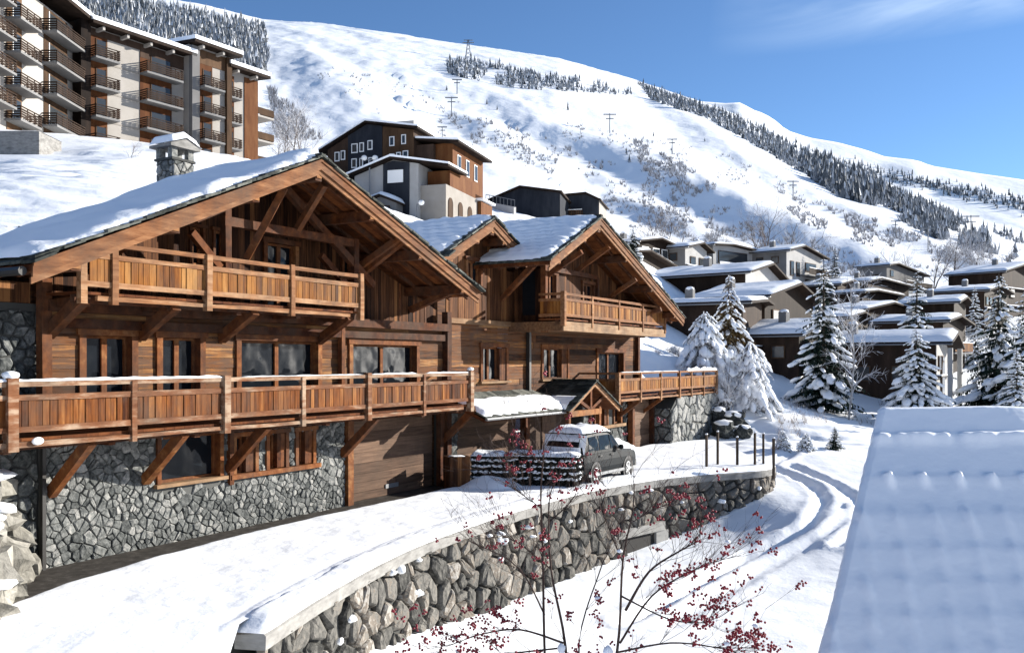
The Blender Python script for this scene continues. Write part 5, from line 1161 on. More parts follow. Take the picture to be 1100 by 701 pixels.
# concrete box, small snowed-in building at the left edge
a = dep(-6,141,60); b = dep(42,170,60); m = MB(); m.box(a.x,b.x,a.y,a.y+3,b.z-1,a.z,.45); o = tag(m.build('concrete_box',M['concrete']),'bare grey concrete box half buried in the snow below the apartments','concrete box')
m = MB(); m.grid(lambda i,j:(a.x-.05+(b.x-a.x+.1)*i,a.y-.05+3.1*j,a.z+.12*min(1,i*8,(1-i)*8)*min(1,j*8,(1-j)*8)+.005),16,10); m.build('snow_cap',M['snow_roof'],o,smooth=True)
SH = thing('snowed_in_shed','low brown shed under a thick snowy roof at the left edge, behind the chalet roof','shed',(-18.4,33.5,0),R(18))
m = MB(); m.box(-9,.9,0,6,5,9.1,.5); m.build('wall',M['brown_timber'],SH)
m = MB(); m.prism([(-10,-.8,9.1),(1.6,-.8,8.95),(1.6,-.8,9.3),(-10,-.8,9.45)],(0,8,1.6),.2)
for k in range(40): x = -9.9+k*.29; m.box(x,x+.24,-.95-.08*rng.random(),-.8,9.2,9.3+.1*rng.random(),.3)
r = m.build('roof',M['slate'],SH)
m = MB(); m.grid(lambda i,j:(-10+11.6*i,-.85+8*j,9.42-.15*i+1.6*j+.35*min(1,j*12+.1)*min(1,(1-i)*20+.1)*(1+.3*n3(i*7,j*4))),50,20); m.build('roof_snow',M['snow_roof'],r,smooth=True)
# street lamps, lift pylons
def lamp(px, py0, py1, Y, heads, label):
    b = dep(px,py1,Y); tp = dep(px,py0,Y); t = thing('street_lamp',label,'street lamp',tuple(b)); h = tp.z-b.z
    m = MB(); m.tube([(0,0,-1),(0,0,h)],.07,8); m.build('pole',M['galv'],t)
    for dx in heads:
        m = MB(); m.tube([(0,0,h-.1),(dx,0,h+.05)],.04,6); o = m.build('arm',M['galv'],t); m = MB(); m.blob((dx*1.15,0,h+.12),(.3,.26,.26),rng,10,6,0); m.build('lamp_globe',M['white'],o,smooth=True)
lamp(397,171,200,86,(-.45,.45),'street lamp with two white globes before the dark hotel facade')
lamp(448,219,240,84,(.35,),'street lamp with a single white head below the blank sign')
def pylon(px, py0, py1, label, Y=None, kind=0, group='ski lift pylons on the slope'):
    r = slope_r(px, py1); p = slope_pt(px, r); h = (py1-py0)*p.y/F; t = thing('lift_pylon',label,'lift pylon',tuple(p),0,group); w = max(.12,p.y*.0006)
    if kind == 0:
        m = MB(); m.tube([(0,0,-2),(0,0,h)],w,6); m.build('mast',M['galv'],t); m = MB(); m.box(-h*.33,h*.33,-w,w,h*.93,h*.93+w*1.8); m.box(-h*.2,h*.2,-w,w,h*.72,h*.72+w*1.4); m.build('cross_arm',M['galv'],t)
    else:
        m = MB(); q = h*.16
        for sx in (-1,1):
            for sy in (-1,1): m.beam((sx*q,sy*q,-2),(sx*q*.15,sy*q*.15,h),w,w)
        for k in range(5): z = h*k/5; e = q*(1-.85*k/5); e2 = q*(1-.85*(k+1)/5); m.beam((-e,-e,z),(e2,-e2,z+h/5),w*.7,w*.7); m.beam((e,-e,z),(-e2,-e2,z+h/5),w*.7,w*.7)
        m.build('lattice_mast',M['galv'],t); m = MB(); m.box(-h*.28,h*.28,-w,w,h*.85,h*.85+w); m.box(-h*.22,h*.22,-w,w,h*.97,h*.97+w); m.build('cross_arm',M['galv'],t)
for px, y0, y1, k, lab in ((503,43,65,1,'lattice pylon on the skyline above the hotel'),(491,85,101,0,'small pylon below the skyline lattice pylon'),(485,104,125,0,'pylon with cross arms straight above the dark hotel roof'),(475,136,152,0,'pylon just above the right end of the dark hotel roof'),
    (655,122,143,0,'pylon on the open slope above the right chalet gable'),(722,149,166,0,'T shaped pylon on the slope left of the long conifer belt'),(852,194,213,0,'pylon among scrub in the middle of the right slope'),(962,237,253,0,'short pylon above the stepped dark houses'),
    (997,244,268,0,'tall pylon between the stepped houses and the conifer belt'),(1043,231,258,0,'pylon at the edge of the conifer belt on the right')):
    pylon(px,y0,y1,lab,kind=k)
# ------------------------------------------------------------------ TREES AND SHRUBS
M['needle'] = toned('spruce_needles', [(0,(.006,.012,.010)),(.5,(.016,.030,.022)),(1,(.045,.07,.045))], (1,1,1), .2, bump=0, ns=2, rough=.8)
M['needle_brown'] = toned('larch_needles', [(0,(.04,.025,.012)),(.5,(.12,.075,.03)),(1,(.22,.16,.07))], (1,1,1), .2, bump=0, ns=2, rough=.8)
M['bark'] = toned('bark', [(0,(.03,.022,.017)),(.5,(.085,.065,.05)),(1,(.2,.17,.14))], (1,1,.3), .3, bump=.4, ns=6)
M['birch'] = toned('pale_bark', [(0,(.09,.085,.08)),(.5,(.30,.29,.28)),(1,(.55,.54,.53))], (1,1,.4), .3, bump=.2, ns=5)
M['frost'] = toned('frosted_twig', [(0,(.075,.06,.05)),(.45,(.24,.22,.21)),(.7,(.60,.60,.62)),(1,(.84,.85,.87))], (1,1,1), .1, bump=0, ns=4, rough=.9)
M['frost_brown'] = toned('brown_frosted_twig', [(0,(.05,.035,.025)),(.55,(.15,.11,.085)),(.8,(.36,.33,.31)),(1,(.8,.8,.82))], (1,1,1), .1, bump=0, ns=4, rough=.9)
def spruce(label, h, r, seed, loc, snow=.8, droop=.35, name='spruce_tree', needle='needle', dens=1.0, group=None, cat='tree', taper=.9):
    rg = random.Random(seed); t = thing(name, label, cat, loc, rg.uniform(0,6.28), group)
    m = MB(); m.tube([(0,0,-.8),(0,0,h*.3),(.03,0,h*.7),(0,0,h*.98)],[h*.017,h*.013,h*.007,.015],7,.4); m.build('trunk', M['bark'], t)
    nb = MB(); sb = MB(); z = h*.05; lv = 0
    while z < h*.97:
        f = 1-z/h; R_ = r*(f**taper)*rg.uniform(.82,1.12)+.08; n = max(4,int((4.5+5.5*f)*dens)); a0 = rg.uniform(0,6.28)
        for k in range(n):
            a = a0+6.283*k/n+rg.uniform(-.25,.25); L_ = R_*rg.uniform(.62,1.22); c, s = math.cos(a), math.sin(a); zz = z+rg.uniform(-.12,.12)
            dr = droop*rg.uniform(.6,1.4); pts = []
            for q in range(6):
                u = q/5; pts.append(Vector((c*L_*u, s*L_*u, zz+L_*(.10*u-dr*u*u+.10*dr*u**4*2))))
            side = Vector((-s,c,0))
            for q in range(1,6):
                p = pts[q]; d = (pts[q]-pts[q-1]).normalized(); wl = L_*(.40-.055*q)*rg.uniform(.8,1.2); 
                for sg in (-1,1):
                    for e in range(2):
                        b = pts[q-1].lerp(p, rg.random()); tip = b+side*(sg*wl*rg.uniform(.7,1.1))+d*wl*.7+Vector((0,0,-wl*rg.uniform(.12,.5)))
                        w_ = d*wl*.22; nb.add([b-w_*.3, b+w_, tip],[(0,1,2)], rg.uniform(0,1))
                        hang = b.lerp(tip,.5); nb.add([hang-w_*.6,hang+w_*.6,hang+Vector((0,0,-wl*rg.uniform(.25,.55)))+side*sg*wl*.1],[(0,1,2)], rg.uniform(0,.7))
            nb.add([pts[4]-side*.04,pts[4]+side*.04,pts[5]+(pts[5]-pts[4])*.4],[(0,1,2)], rg.uniform(.2,1))
            if rg.random() < .9*snow:
                rot = Matrix.Rotation(a,3,'Z') @ Matrix.Rotation(math.atan(dr*1.1),3,'Y')
                for u, k_ in ((.92,.16),(.68,.20),(.42,.15)):
                    if rg.random() < .72*snow:
                        i = int(u*5); p = pts[i].lerp(pts[min(i+1,5)],u*5-i)
                        if rg.random() < .5: p = p+side*rg.uniform(-.2,.2)*L_
                        q = L_*k_*rg.uniform(.7,1.35); sb.blob(p+Vector((0,0,.05+.1*q)),(q*1.15,q*.62,max(.04,q*.34)),rg,7,4,.28,rot=rot)
        z += h*(.026+.016*f)*rg.uniform(.8,1.2); lv += 1
    nb.build('crown', M[needle], t)
    sb.build('snow_clumps', M['snow_roof'], t, smooth=True)
    return t
def at_px(px, py, Y):
    x = (px-550)/F*Y; return (x, Y, hgt(x,Y)-.1)
def tree_h(py, Y, loc): return EZ+(HZ-py)*Y/F-loc[2]
def put_spruce(px, ytop, Y, r, seed, label, **kw):
    lo = at_px(px,0,Y); return spruce(label, tree_h(ytop,Y,lo), r, seed, lo, **kw)
SG = 'snow laden spruces on the right'
put_spruce(885,272,66,3.1,41,'tallest snow flecked spruce, standing beside the pale birch',group=SG,droop=.5,dens=1.1)
put_spruce(985,287,86,2.9,42,'spruce rising behind the snowy roof of the arched window house',group=SG,droop=.4)
put_spruce(984,352,63,2.7,43,'broad low spruce covered in snow in front of the brown house wall',group=SG,snow=1.35,droop=.45,taper=.75)
put_spruce(1073,290,70,3.6,44,'large spruce right of the white arched gable end',group=SG,droop=.55,dens=1.15)
put_spruce(1102,303,66,3.1,45,'spruce cut off by the right picture edge',group=SG,droop=.5)
put_spruce(1047,306,104,1.7,46,'slim spruce farther back, left of the large right spruce',group=SG,snow=1.2)
put_spruce(897,262,140,2.0,47,'little spruce peeping over the white terraced house',group=SG)
put_spruce(680,243,100,1.3,48,'little dark spruce beside the right chalet gable verge',group=SG,snow=.6)
put_spruce(1092,372,60,1.5,49,'small spruce with drooping snow below the right edge spruces',group=SG,snow=1.3)
put_spruce(783,294,62,3.0,50,'thin brownish larch with snow clumps among the drooping white shrubs',name='larch_tree',needle='needle_brown',snow=.9,droop=.95,dens=.8)
def bare(label, h, seed, loc, spread=.5, droop=0.0, levels=4, name='bare_tree', mat='frost', trunkmat='bark', frost=.5, group=None, stems=1, r0=None, kids=(5,5,4), cat='tree', lean=.06, short=1.0):
    rg = random.Random(seed); t = thing(name, label, cat, loc, rg.uniform(0,6.28), group); tm = MB(); cm = MB()
    def grow(p, d, L_, r, lev):
        pts = [p]; n = 4; dd = d.copy()
        for i in range(n):
            dd = (dd+Vector((rg.gauss(0,.10),rg.gauss(0,.10),rg.gauss(0,.06)-droop*(.10 if lev == 0 else .42)*(i+1)/n))).normalized(); pts.append(pts[-1]+dd*(L_/n))
        rr = [r*(1-.75*i/n) for i in range(n+1)]
        if lev == 0: tm.tube(pts, rr, 6, rg.uniform(.3,.7), cap=False)
        else: cm.tube(pts, rr, 3, min(1,max(0,rg.gauss(frost+.12*(lev-1),.22))), cap=False)
        if lev >= levels-1: return
        k = kids[min(lev,len(kids)-1)]
        for j in range(k):
            u = rg.uniform(.25 if lev else .2,1.0); i = min(int(u*n),n-1); q = pts[i].lerp(pts[i+1],u*n-i); dirn = (pts[i+1]-pts[i]).normalized()
            a = rg.uniform(0,6.28); x = dirn.cross(Vector((math.cos(a),math.sin(a),.3))).normalized()
            nd_ = (dirn*(1-spread)+x*spread*rg.uniform(.7,1.3)+Vector((0,0,.10))).normalized()
            grow(q, nd_, L_*rg.uniform(.38,.62)*((1.15-.45*u)*short if lev == 0 else 1), max(rr[i]*.55,.006*h/6), lev+1)
    for s_ in range(stems):
        grow(Vector((rg.gauss(0,.12)*(stems > 1),rg.gauss(0,.12)*(stems > 1),-.3)), Vector((rg.gauss(0,lean+.25*(stems > 1)),rg.gauss(0,lean+.25*(stems > 1)),1)).normalized(), h*rg.uniform(.75,1.0), r0 or h*.014, 0)
    tm.build('trunk', M[trunkmat], t); cm.build('crown', M[mat], t); return t
def put_bare(px, ytop, Y, seed, label, **kw):
    lo = at_px(px,0,Y); return bare(label, max(.6,tree_h(ytop,Y,lo)*1.05), seed, lo, **kw)
put_bare(911,300,63,61,'pale birch with bare white branches in front of the tallest spruce',name='birch_tree',trunkmat='birch',frost=.58,kids=(30,5,3),spread=.5,r0=.085,lean=.01,short=.5)
DG = 'drooping frosted shrubs beside the terrace'
M['frost_needle'] = toned('frosted_needles', [(0,(.05,.045,.04)),(.5,(.20,.19,.19)),(1,(.62,.63,.66))], (1,1,1), .2, bump=0, ns=2, rough=.9)
put_spruce(757,334,58,2.5,62,'tall white tree bowed under frost with hanging boughs behind the terrace railing',name='drooping_tree',needle='frost_needle',snow=1.5,droop=1.35,group=DG,taper=.55,dens=1.2)
put_spruce(806,366,57,2.3,63,'white tree bent to the snow with hanging boughs, right of the thin larch',name='drooping_tree',needle='frost_needle',snow=1.3,droop=1.5,group=DG,taper=.5,dens=1.1)
put_bare(778,372,56,64,'low drooping white shrub between the terrace end and the larch foot',name='frosted_shrub',frost=.85,droop=1.6,kids=(20,8,4),stems=6,spread=.6,group=DG,cat='shrub',r0=.04)
for i, (px, yt, Y, lab) in enumerate(((705,372,58,'leftmost low frosted bush above the terrace door'),(722,366,60,'low frosted bush directly behind the terrace railing posts'),(738,372,59,'brownish low frosted bush left of the tall drooping shrub'))):
    put_bare(px,yt,Y,70+i,lab,name='frosted_shrub',mat='frost' if i != 2 else 'frost_brown',frost=.7,droop=.5,kids=(16,7,4),stems=7,spread=.6,group=DG,cat='shrub',r0=.03)
BG = 'frosted bare trees on the slope'
for i, (px, yt, Y, lab, kw) in enumerate(((707,224,150,'frosted bare tree above the little dark spruce',{}),(748,236,150,'small frosted bare tree above the pale grey gabled house',{}),(722,240,146,'thin frosted bare tree between two others on the slope',{}),
    (1022,252,165,'tall frosted tree above the stepped dark houses',{}),(1040,258,160,'leaning frosted tree near the right edge conifers',{}),(1003,255,168,'thin frosted tree left of the tall frosted one',{}),
    (140,146,60,'small bare bush on the snow below the apartment block',{'n':1}),(508,203,98,'frosted tree at the right end of the dark hotel',{}),(310,112,132,'frosted tree right of the apartment block balconies',{}),(300,128,128,'short frosted tree at the foot of the apartment block',{}),(326,120,136,'thin frosted tree left of the hotel roof',{}),
    (815,228,165,'frosted thicket tree above the flat roofed terraces',{}),(842,238,165,'small frosted tree right of the thicket tree',{}),(975,262,170,'small frosted tree on the crest of the stepped houses',{}),(1075,262,165,'frosted tree at the far right above the spruces',{}))):
    put_bare(px,yt,Y,80+i,lab,frost=.42 if i != 6 else .3,mat='frost_brown' if i in (0,6,11) else 'frost',kids=(14,6,4),stems=2 if i != 6 else 1,spread=.5,group=BG)
# brushwood on the bank below the village and along the road: one tangled mass
bm = MB(); rb = random.Random(77)
for k in range(420):
    px = rb.uniform(835,1000); py = rb.uniform(432,470); x, y, z = hit(px,py)
    if fbm(x*.25,y*.25,3,2) < -.05 or (860 < px and py > 456): continue
    for q in range(5):
        a = rb.uniform(0,6.28); L_ = rb.uniform(.2,.75); bm.add([(x,y,z-.05),(x+.02,y+.02,z-.05),(x+math.cos(a)*L_*.5,y+math.sin(a)*L_*.5,z+L_)],[(0,1,2)],rb.uniform(0,.9))
stuff(bm.build('roadside_brushwood', M['frost_brown']))
for i, (px, py, h, lab) in enumerate(((841,482,.85,'tiny snow smothered fir beside the road, left of two others'),(866,484,.8,'tiny fir sapling with a snow hood near the road bend'),(897,483,1.15,'small bare fir sapling at the outside of the road bend'))):
    x, y, z = hit(px,py); spruce(lab,h,.42,90+i,(x,y,z),snow=1.3 if i < 2 else .4,name='fir_sapling',group='fir saplings by the road')
# lone firs on the ski slope
rf_ = random.Random(3)
for i, (px, py, lab) in enumerate(((480,97,'lone fir on the open slope left of the cross armed pylons'),(523,112,'lone dark fir right of the skyline pylon line'),(534,118,'lone fir just below the first dark fir'),(673,166,'lone fir on the slope above the right chalet gable'),(676,174,'lower of two lone firs above the right chalet gable'),(757,152,'lone fir near the T shaped pylon'),(702,146,'lone fir uphill of the T shaped pylon'),(912,190,'lone fir below the long conifer belt'),(610,118,'lone fir under the skyline conifer belt'),(1050,262,'lone fir at the edge of the right scrub'),(1085,285,'lone fir near the right edge above the village'))):
    p = slope_pt(px, slope_r(px,py)); t = thing('fir_tree',lab,'tree',(p.x,p.y,p.z-.3),0,'lone firs on the ski slope'); h = p.y*.0095*rf_.uniform(.8,1.2)
    m = MB(); m.tube([(0,0,-.5),(0,0,h*.5)],[h*.04,h*.02],5,.3); m.build('trunk',M['bark'],t); m = MB()
    for q in range(2): far_tree(m,(0,0,0),h,rf_,.3)
    m.build('crown',M['wood_mass'],t)

# ------------------------------------------------------------------ rowan in front of the wall
M['berry'] = plain('red_rowan_berry', (.21,.011,.022), .4, 0, .3)
M['twig'] = toned('dark_rowan_bark', [(0,(.02,.013,.011)),(.5,(.055,.036,.03)),(1,(.12,.085,.07))], (1,1,1), .2, bump=0, ns=5)
def pt(px, py, Y): p = dep(px,py,Y); return p
gz0 = hgt(.6,12.0)
RWN = thing('rowan_bush','bare rowan bush with red berry clusters in the foreground, in front of the retaining wall','shrub',(.6,12.0,gz0))
RB = Vector((.6,12.0,gz0)); rr_ = random.Random(17)
stm = MB(); twg = MB(); ends = []
def limb(pxs, r0, r1, Ys, mb, n=6):
    P = catmull([tuple(pt(px,py,Y)-RB) for (px,py),Y in zip(pxs,Ys)], 5); P = [Vector(p) for p in P]
    mb.tube(P, [r0+(r1-r0)*i/(len(P)-1) for i in range(len(P))], n, rr_.uniform(.3,.6), cap=False); return P
base = (602,935)
S = [limb([base,(590,800),(585,698),(583,595),(581,530),(584,485),(582,470)],.026,.005,[12,11.9,11.8,11.8,11.7,11.7,11.7],stm),
     limb([base,(612,790),(607,691),(592,611),(590,538),(600,512)],.028,.005,[12,12,12.1,12.2,12.3,12.3],stm),
     limb([base,(640,800),(663,698),(669,603),(680,546),(681,508)],.026,.005,[12,11.7,11.5,11.4,11.4,11.5],stm),
     limb([base,(628,790),(622,690),(644,614),(652,596)],.02,.005,[12,12.2,12.4,12.6,12.7],stm)]
B = [limb([(672,655),(697,614),(731,591),(752,580)],.02,.006,[11.45,11.3,11.2,11.1],stm,5), limb([(605,690),(560,676),(520,680),(485,692)],.016,.005,[12,11.8,11.6,11.5],stm,5),
     limb([(666,690),(700,640),(745,612),(778,600)],.016,.004,[11.5,11.2,11,10.9],stm,5), limb([(585,660),(565,620),(545,600),(525,590)],.012,.004,[11.8,11.6,11.5,11.4],stm,5),
     limb([(592,611),(560,585),(540,575)],.011,.004,[12.2,12,11.9],stm,5), limb([(669,603),(655,570),(648,548)],.011,.004,[11.4,11.5,11.6],stm,5), limb([(668,640),(720,665),(760,668)],.013,.004,[11.4,11.1,10.9],stm,5),
     limb([(607,695),(560,700),(510,705),(470,700)],.014,.004,[12,11.8,11.5,11.3],stm,5), limb([(581,545),(560,530),(548,520)],.009,.003,[11.7,11.6,11.5],stm,5),limb([(590,560),(612,540),(622,520)],.009,.003,[12.3,12.4,12.5],stm,5),
     limb([(664,700),(720,690),(770,695),(790,700)],.014,.004,[11.5,11.1,10.9,10.8],stm,5),limb([(680,560),(700,548),(716,542)],.008,.003,[11.4,11.3,11.2],stm,5),limb([(584,500),(572,490),(560,488)],.006,.003,[11.7,11.7,11.6],stm,5)]
def twig(p, d, L_, r, lev):
    pts = [p]
    for i in range(3): d = (d+Vector((rr_.gauss(0,.16),rr_.gauss(0,.16),rr_.gauss(.06,.1)))).normalized(); pts.append(pts[-1]+d*L_/3)
    twg.tube(pts,[r*(1-.25*i) for i in range(4)],3,rr_.uniform(.2,.8),cap=False)
    if lev < 2:
        for k in range(rr_.randint(1,3)): i = rr_.randint(1,3); a = rr_.uniform(-1,1); twig(pts[i],(d+Vector((rr_.uniform(-.9,.9),rr_.uniform(-.9,.9),rr_.uniform(-.2,.6)))).normalized(),L_*rr_.uniform(.45,.75),r*.7,lev+1)
    ends.append(pts[-1])
for P in S+B:
    n = 24 if P in B else 15
    for k in range(n):
        i = rr_.randint(len(P)//4,len(P)-1); dirn = (P[min(i+1,len(P)-1)]-P[i-1]).normalized()
        twig(P[i],(dirn+Vector((rr_.uniform(-.9,.9),rr_.uniform(-.9,.9),rr_.uniform(-.3,.7)))).normalized(),rr_.uniform(.2,.7),.0042,0)
stm.build('stem',M['twig'],RWN); twg.build('twig',M['twig'],RWN)
rr_.shuffle(ends); nbc = 0; rest = MB(); snow_b = MB()
for p in ends:
    w = p+RB; px = 550+F*w.x/w.y; py = HZ-F*(w.z-EZ)/w.y
    if py > 720 or rr_.random() < .58 or (py < 610 and rr_.random() < .66) or (py < 545 and rr_.random() < .5) or (px < 530 and rr_.random() < .4): continue
    mbx = MB() if nbc < 90 else rest
    for k in range(rr_.randint(3,8)):
        o = Vector((rr_.gauss(0,.026),rr_.gauss(0,.026),rr_.gauss(-.03,.02))); mbx.blob(p+o,(.0155,.0155,.0155),None,6,4,0)
    if nbc < 90: mbx.build('berry_cluster',M['berry'],RWN,smooth=True)
    nbc += 1
    if rr_.random() < .03: snow_b.blob(p+Vector((0,0,.03)),(.04,.04,.022),rr_,7,4,.2)
if rest.f: rest.build('berries',M['berry'],RWN,smooth=True,kind='stuff')
for px, py, Y, q in ((653,699,11.4,.07),(603,696,11.9,.06)): snow_b.blob(dep(px,py,Y)-RB,(q*.9,q*.8,q),rr_,9,6,.2)
snow_b.build('snow_clumps',M['snow_roof'],RWN,smooth=True)
# ------------------------------------------------------------------ THE CAR
M['paint'] = plain('dark_grey_car_paint', (.009,.012,.014), .5, 0, .08); M['tyre'] = plain('tyre_rubber', (.015,.015,.015), .85); M['rim'] = plain('alloy_rim', (.42,.43,.44), .35, .8); M['lens'] = plain('red_lens', (.25,.012,.01), .25); M['clearlens'] = plain('clear_lens', (.5,.52,.55), .15)
M['plastic'] = plain('black_plastic', (.02,.02,.021), .6)
cp_ = uvw(17.35,3.9,.0); CAR = thing('parked_car','dark grey off road car under thick snow, parked beside the hedge on the drive','car',tuple(cp_),math.atan2(DY,DX)-R(4)); CAR.scale = (.97,1.0,1.09)
def loft(secs, mb, tone=.5, mi=0):
    n = len(secs[0]); vs = [p for s in secs for p in s]; fs = []
    for i in range(len(secs)-1):
        for k in range(n): fs.append((i*n+k,i*n+(k+1)%n,(i+1)*n+(k+1)%n,(i+1)*n+k))
    fs.append(tuple(range(n-1,-1,-1))); fs.append(tuple((len(secs)-1)*n+k for k in range(n))); mb.add(vs,fs,tone,mi)
def bsec(x, w, zb, zt, r=.08): return [(x,-w*.93,zb),(x,w*.93,zb),(x,w,zb+.22),(x,w,zt-.28),(x,w*.97,zt-r),(x,w*.90,zt),(x,-w*.90,zt),(x,-w*.97,zt-r),(x,-w,zt-.28),(x,-w,zb+.22)]
m = MB(); loft([bsec(0,.84,.5,.98),bsec(.06,.9,.42,1.04),bsec(.3,.93,.38,1.07),bsec(1.6,.945,.34,1.08),bsec(3.0,.945,.34,1.07),bsec(3.25,.94,.34,1.06),bsec(4.0,.92,.36,1.0),bsec(4.38,.86,.42,.92),bsec(4.5,.78,.5,.84)],m); body = m.build('body',M['paint'],CAR,smooth=False)
bv = body.modifiers.new('edge','BEVEL'); bv.width = .03; bv.segments = 2; bv.limit_method = 'ANGLE'; bv.angle_limit = R(25)
def csec(x, zt, wt, zb=1.04, wb=.90): return [(x,-wb,zb),(x,wb,zb),(x,wb*.5+wt*.5+.012,(zb+zt)/2),(x,wt,zt-.07),(x,wt-.08,zt),(x,-wt+.08,zt),(x,-wt,zt-.07),(x,-(wb*.5+wt*.5+.012),(zb+zt)/2)]
m = MB(); loft([csec(.08,1.10,.88),csec(.30,1.66,.76),csec(.55,1.74,.75),csec(1.4,1.77,.75),csec(2.1,1.74,.74),csec(2.35,1.68,.73),csec(3.1,1.12,.84)],m); cab = m.build('cabin',M['paint'],CAR)
bv = cab.modifiers.new('edge','BEVEL'); bv.width = .03; bv.segments = 2; bv.limit_method = 'ANGLE'; bv.angle_limit = R(25)
def xz(side, pts):                                              # pane on the flank of the cabin
    out = []
    for x, z in pts: t = (z-1.04)/(1.70-1.04); w = .90+(.755-.90)*t+.022; out.append((x,side*w,z))
    return out
for sd in (-1,1):
    for nm, pts in (('side_window',[(.42,1.14),(1.18,1.14),(1.18,1.62),(.55,1.60)]),('side_window',[(1.26,1.14),(2.10,1.14),(2.10,1.62),(1.26,1.62)]),('side_window',[(2.16,1.14),(2.86,1.14),(2.42,1.56),(2.16,1.61)])):
        q = xz(sd,pts); m = MB(); m.add(q+[(a,b-sd*.03,c) for a,b,c in q],[(0,1,2,3),(7,6,5,4),(0,4,5,1),(1,5,6,2),(2,6,7,3),(3,7,4,0)]); m.build(nm,M['glass'],CAR)
    m = MB(); m.blob((2.72,sd*1.04,1.16),(.09,.12,.09),rng,8,6,0); m.beam((2.7,sd*.9,1.12),(2.72,sd*1.0,1.13),.05,.05); m.build('wing_mirror',M['paint'],CAR,smooth=True)
    m = MB(); m.box(-.02,.12,sd*.74-.1,sd*.74+.1,.72,.98); m.build('tail_light',M['lens'],CAR)
    m = MB(); m.blob((4.36,sd*.62,.78),(.12,.17,.09),rng,8,6,0); m.build('headlight',M['clearlens'],CAR,smooth=True)
    for x in (1.24,2.12): m = MB(); m.box(x-.1,x+.1,sd*.965-.012,sd*.965+.012,.93,.97); m.build('door_handle',M['plastic'],CAR)
    m = MB(); m.box(.3,4.2,sd*.93-.03,sd*.93+.03,.30,.40); m.build('side_sill',M['galv'],CAR)
m = MB(); m.box(-.08,.04,-.86,.86,.36,.56); m.build('bumper',M['plastic'],CAR); m = MB(); m.box(4.42,4.56,-.8,.8,.36,.58); m.build('bumper',M['plastic'],CAR)
m = MB(); m.prism([(.0,-.66,1.30),(.0,.66,1.30),(.09,.6,1.50),(.09,-.6,1.50)],(.05,0,0)); m.build('rear_window',M['glass'],CAR)
for wx in (.86,3.52):
    for sd in (-1,1):
        t = []
        m = MB(); pr_ = [(.20,-.10),(.31,-.115),(.355,-.085),(.365,0),(.355,.085),(.31,.115),(.20,.10)]
        vs = []; ns_ = 24
        for k in range(ns_):
            a = 6.2832*k/ns_
            for r_, y in pr_: vs.append((wx+r_*math.cos(a), sd*.86+y, .35+r_*math.sin(a)))
        fs = [(k*7+j,((k+1)%ns_)*7+j,((k+1)%ns_)*7+j+1,k*7+j+1) for k in range(ns_) for j in range(6)]; m.add(vs,fs); 
        w = m.build('wheel',M['tyre'],CAR,smooth=True)
        m = MB()
        for k in range(5):
            a = 6.2832*k/5; m.beam((wx+.05*math.cos(a),sd*.95,.35+.05*math.sin(a)),(wx+.24*math.cos(a),sd*.955,.35+.24*math.sin(a)),.085,.03,up=(0,1,0),w1=.07)
        m.tube([(wx,sd*.88,.35),(wx,sd*.965,.35)],.06,10); m.tube([(wx+.225*math.cos(6.2832*k/24),sd*.95,.35+.225*math.sin(6.2832*k/24)) for k in range(25)],.02,5); m.build('rim',M['rim'],w)
        m = MB(); m.tube([(wx,sd*.955,.36),(wx,sd*.90,.36)],.42,20); m.tube([(wx,sd*.90,.35),(wx,sd*.93,.35)],.22,16); m.build('wheel_arch',M['plastic'],w)
def snowpad(fn, nu, nv, hh, name):
    m = MB()
    def f(i, j): p = fn(i,j); e = min(1,i*7,(1-i)*7)*min(1,j*5,(1-j)*5); return (p[0],p[1],p[2]+(hh*(.85+.5*n3(p[0]*2,p[1]*2,3)))*max(0,e)**.5)
    m.grid(f,nu,nv); m.build(name,M['snow_roof'],CAR,smooth=True)
snowpad(lambda i,j:(.20+2.3*i,-.74+1.48*j,1.735-.35*max(0,i-.85)),30,20,.24,'snow_cover')
snowpad(lambda i,j:(2.36+.85*i,(-.78+1.56*j)*(.92+.1*i),1.68-.60*i),16,20,.19,'snow_cover')
snowpad(lambda i,j:(3.08+1.34*i,-.84+1.68*j,1.065-.17*i**1.5),22,22,.24,'snow_cover')
m = MB(); m.grid(lambda i,j:(.30-.27*j-.05*math.sin(math.pi*j)-.04,-.70+1.4*i,1.70-.22*j+.03*n3(i*5,j*4)),18,6); m.grid(lambda i,j:(-.05-.05*math.sin(math.pi*i),-.80+1.6*i,1.30-.28*j),18,6); m.grid(lambda i,j:(.28-.20*j,-.885+.27*i*(1-.0*j),1.70-.62*j-.02),6,10); m.grid(lambda i,j:(.25-.20*j,.62+.24*i,1.70-.62*j-.02),6,10)
m.build('snow_cover',M['snow_roof'],CAR,smooth=True)
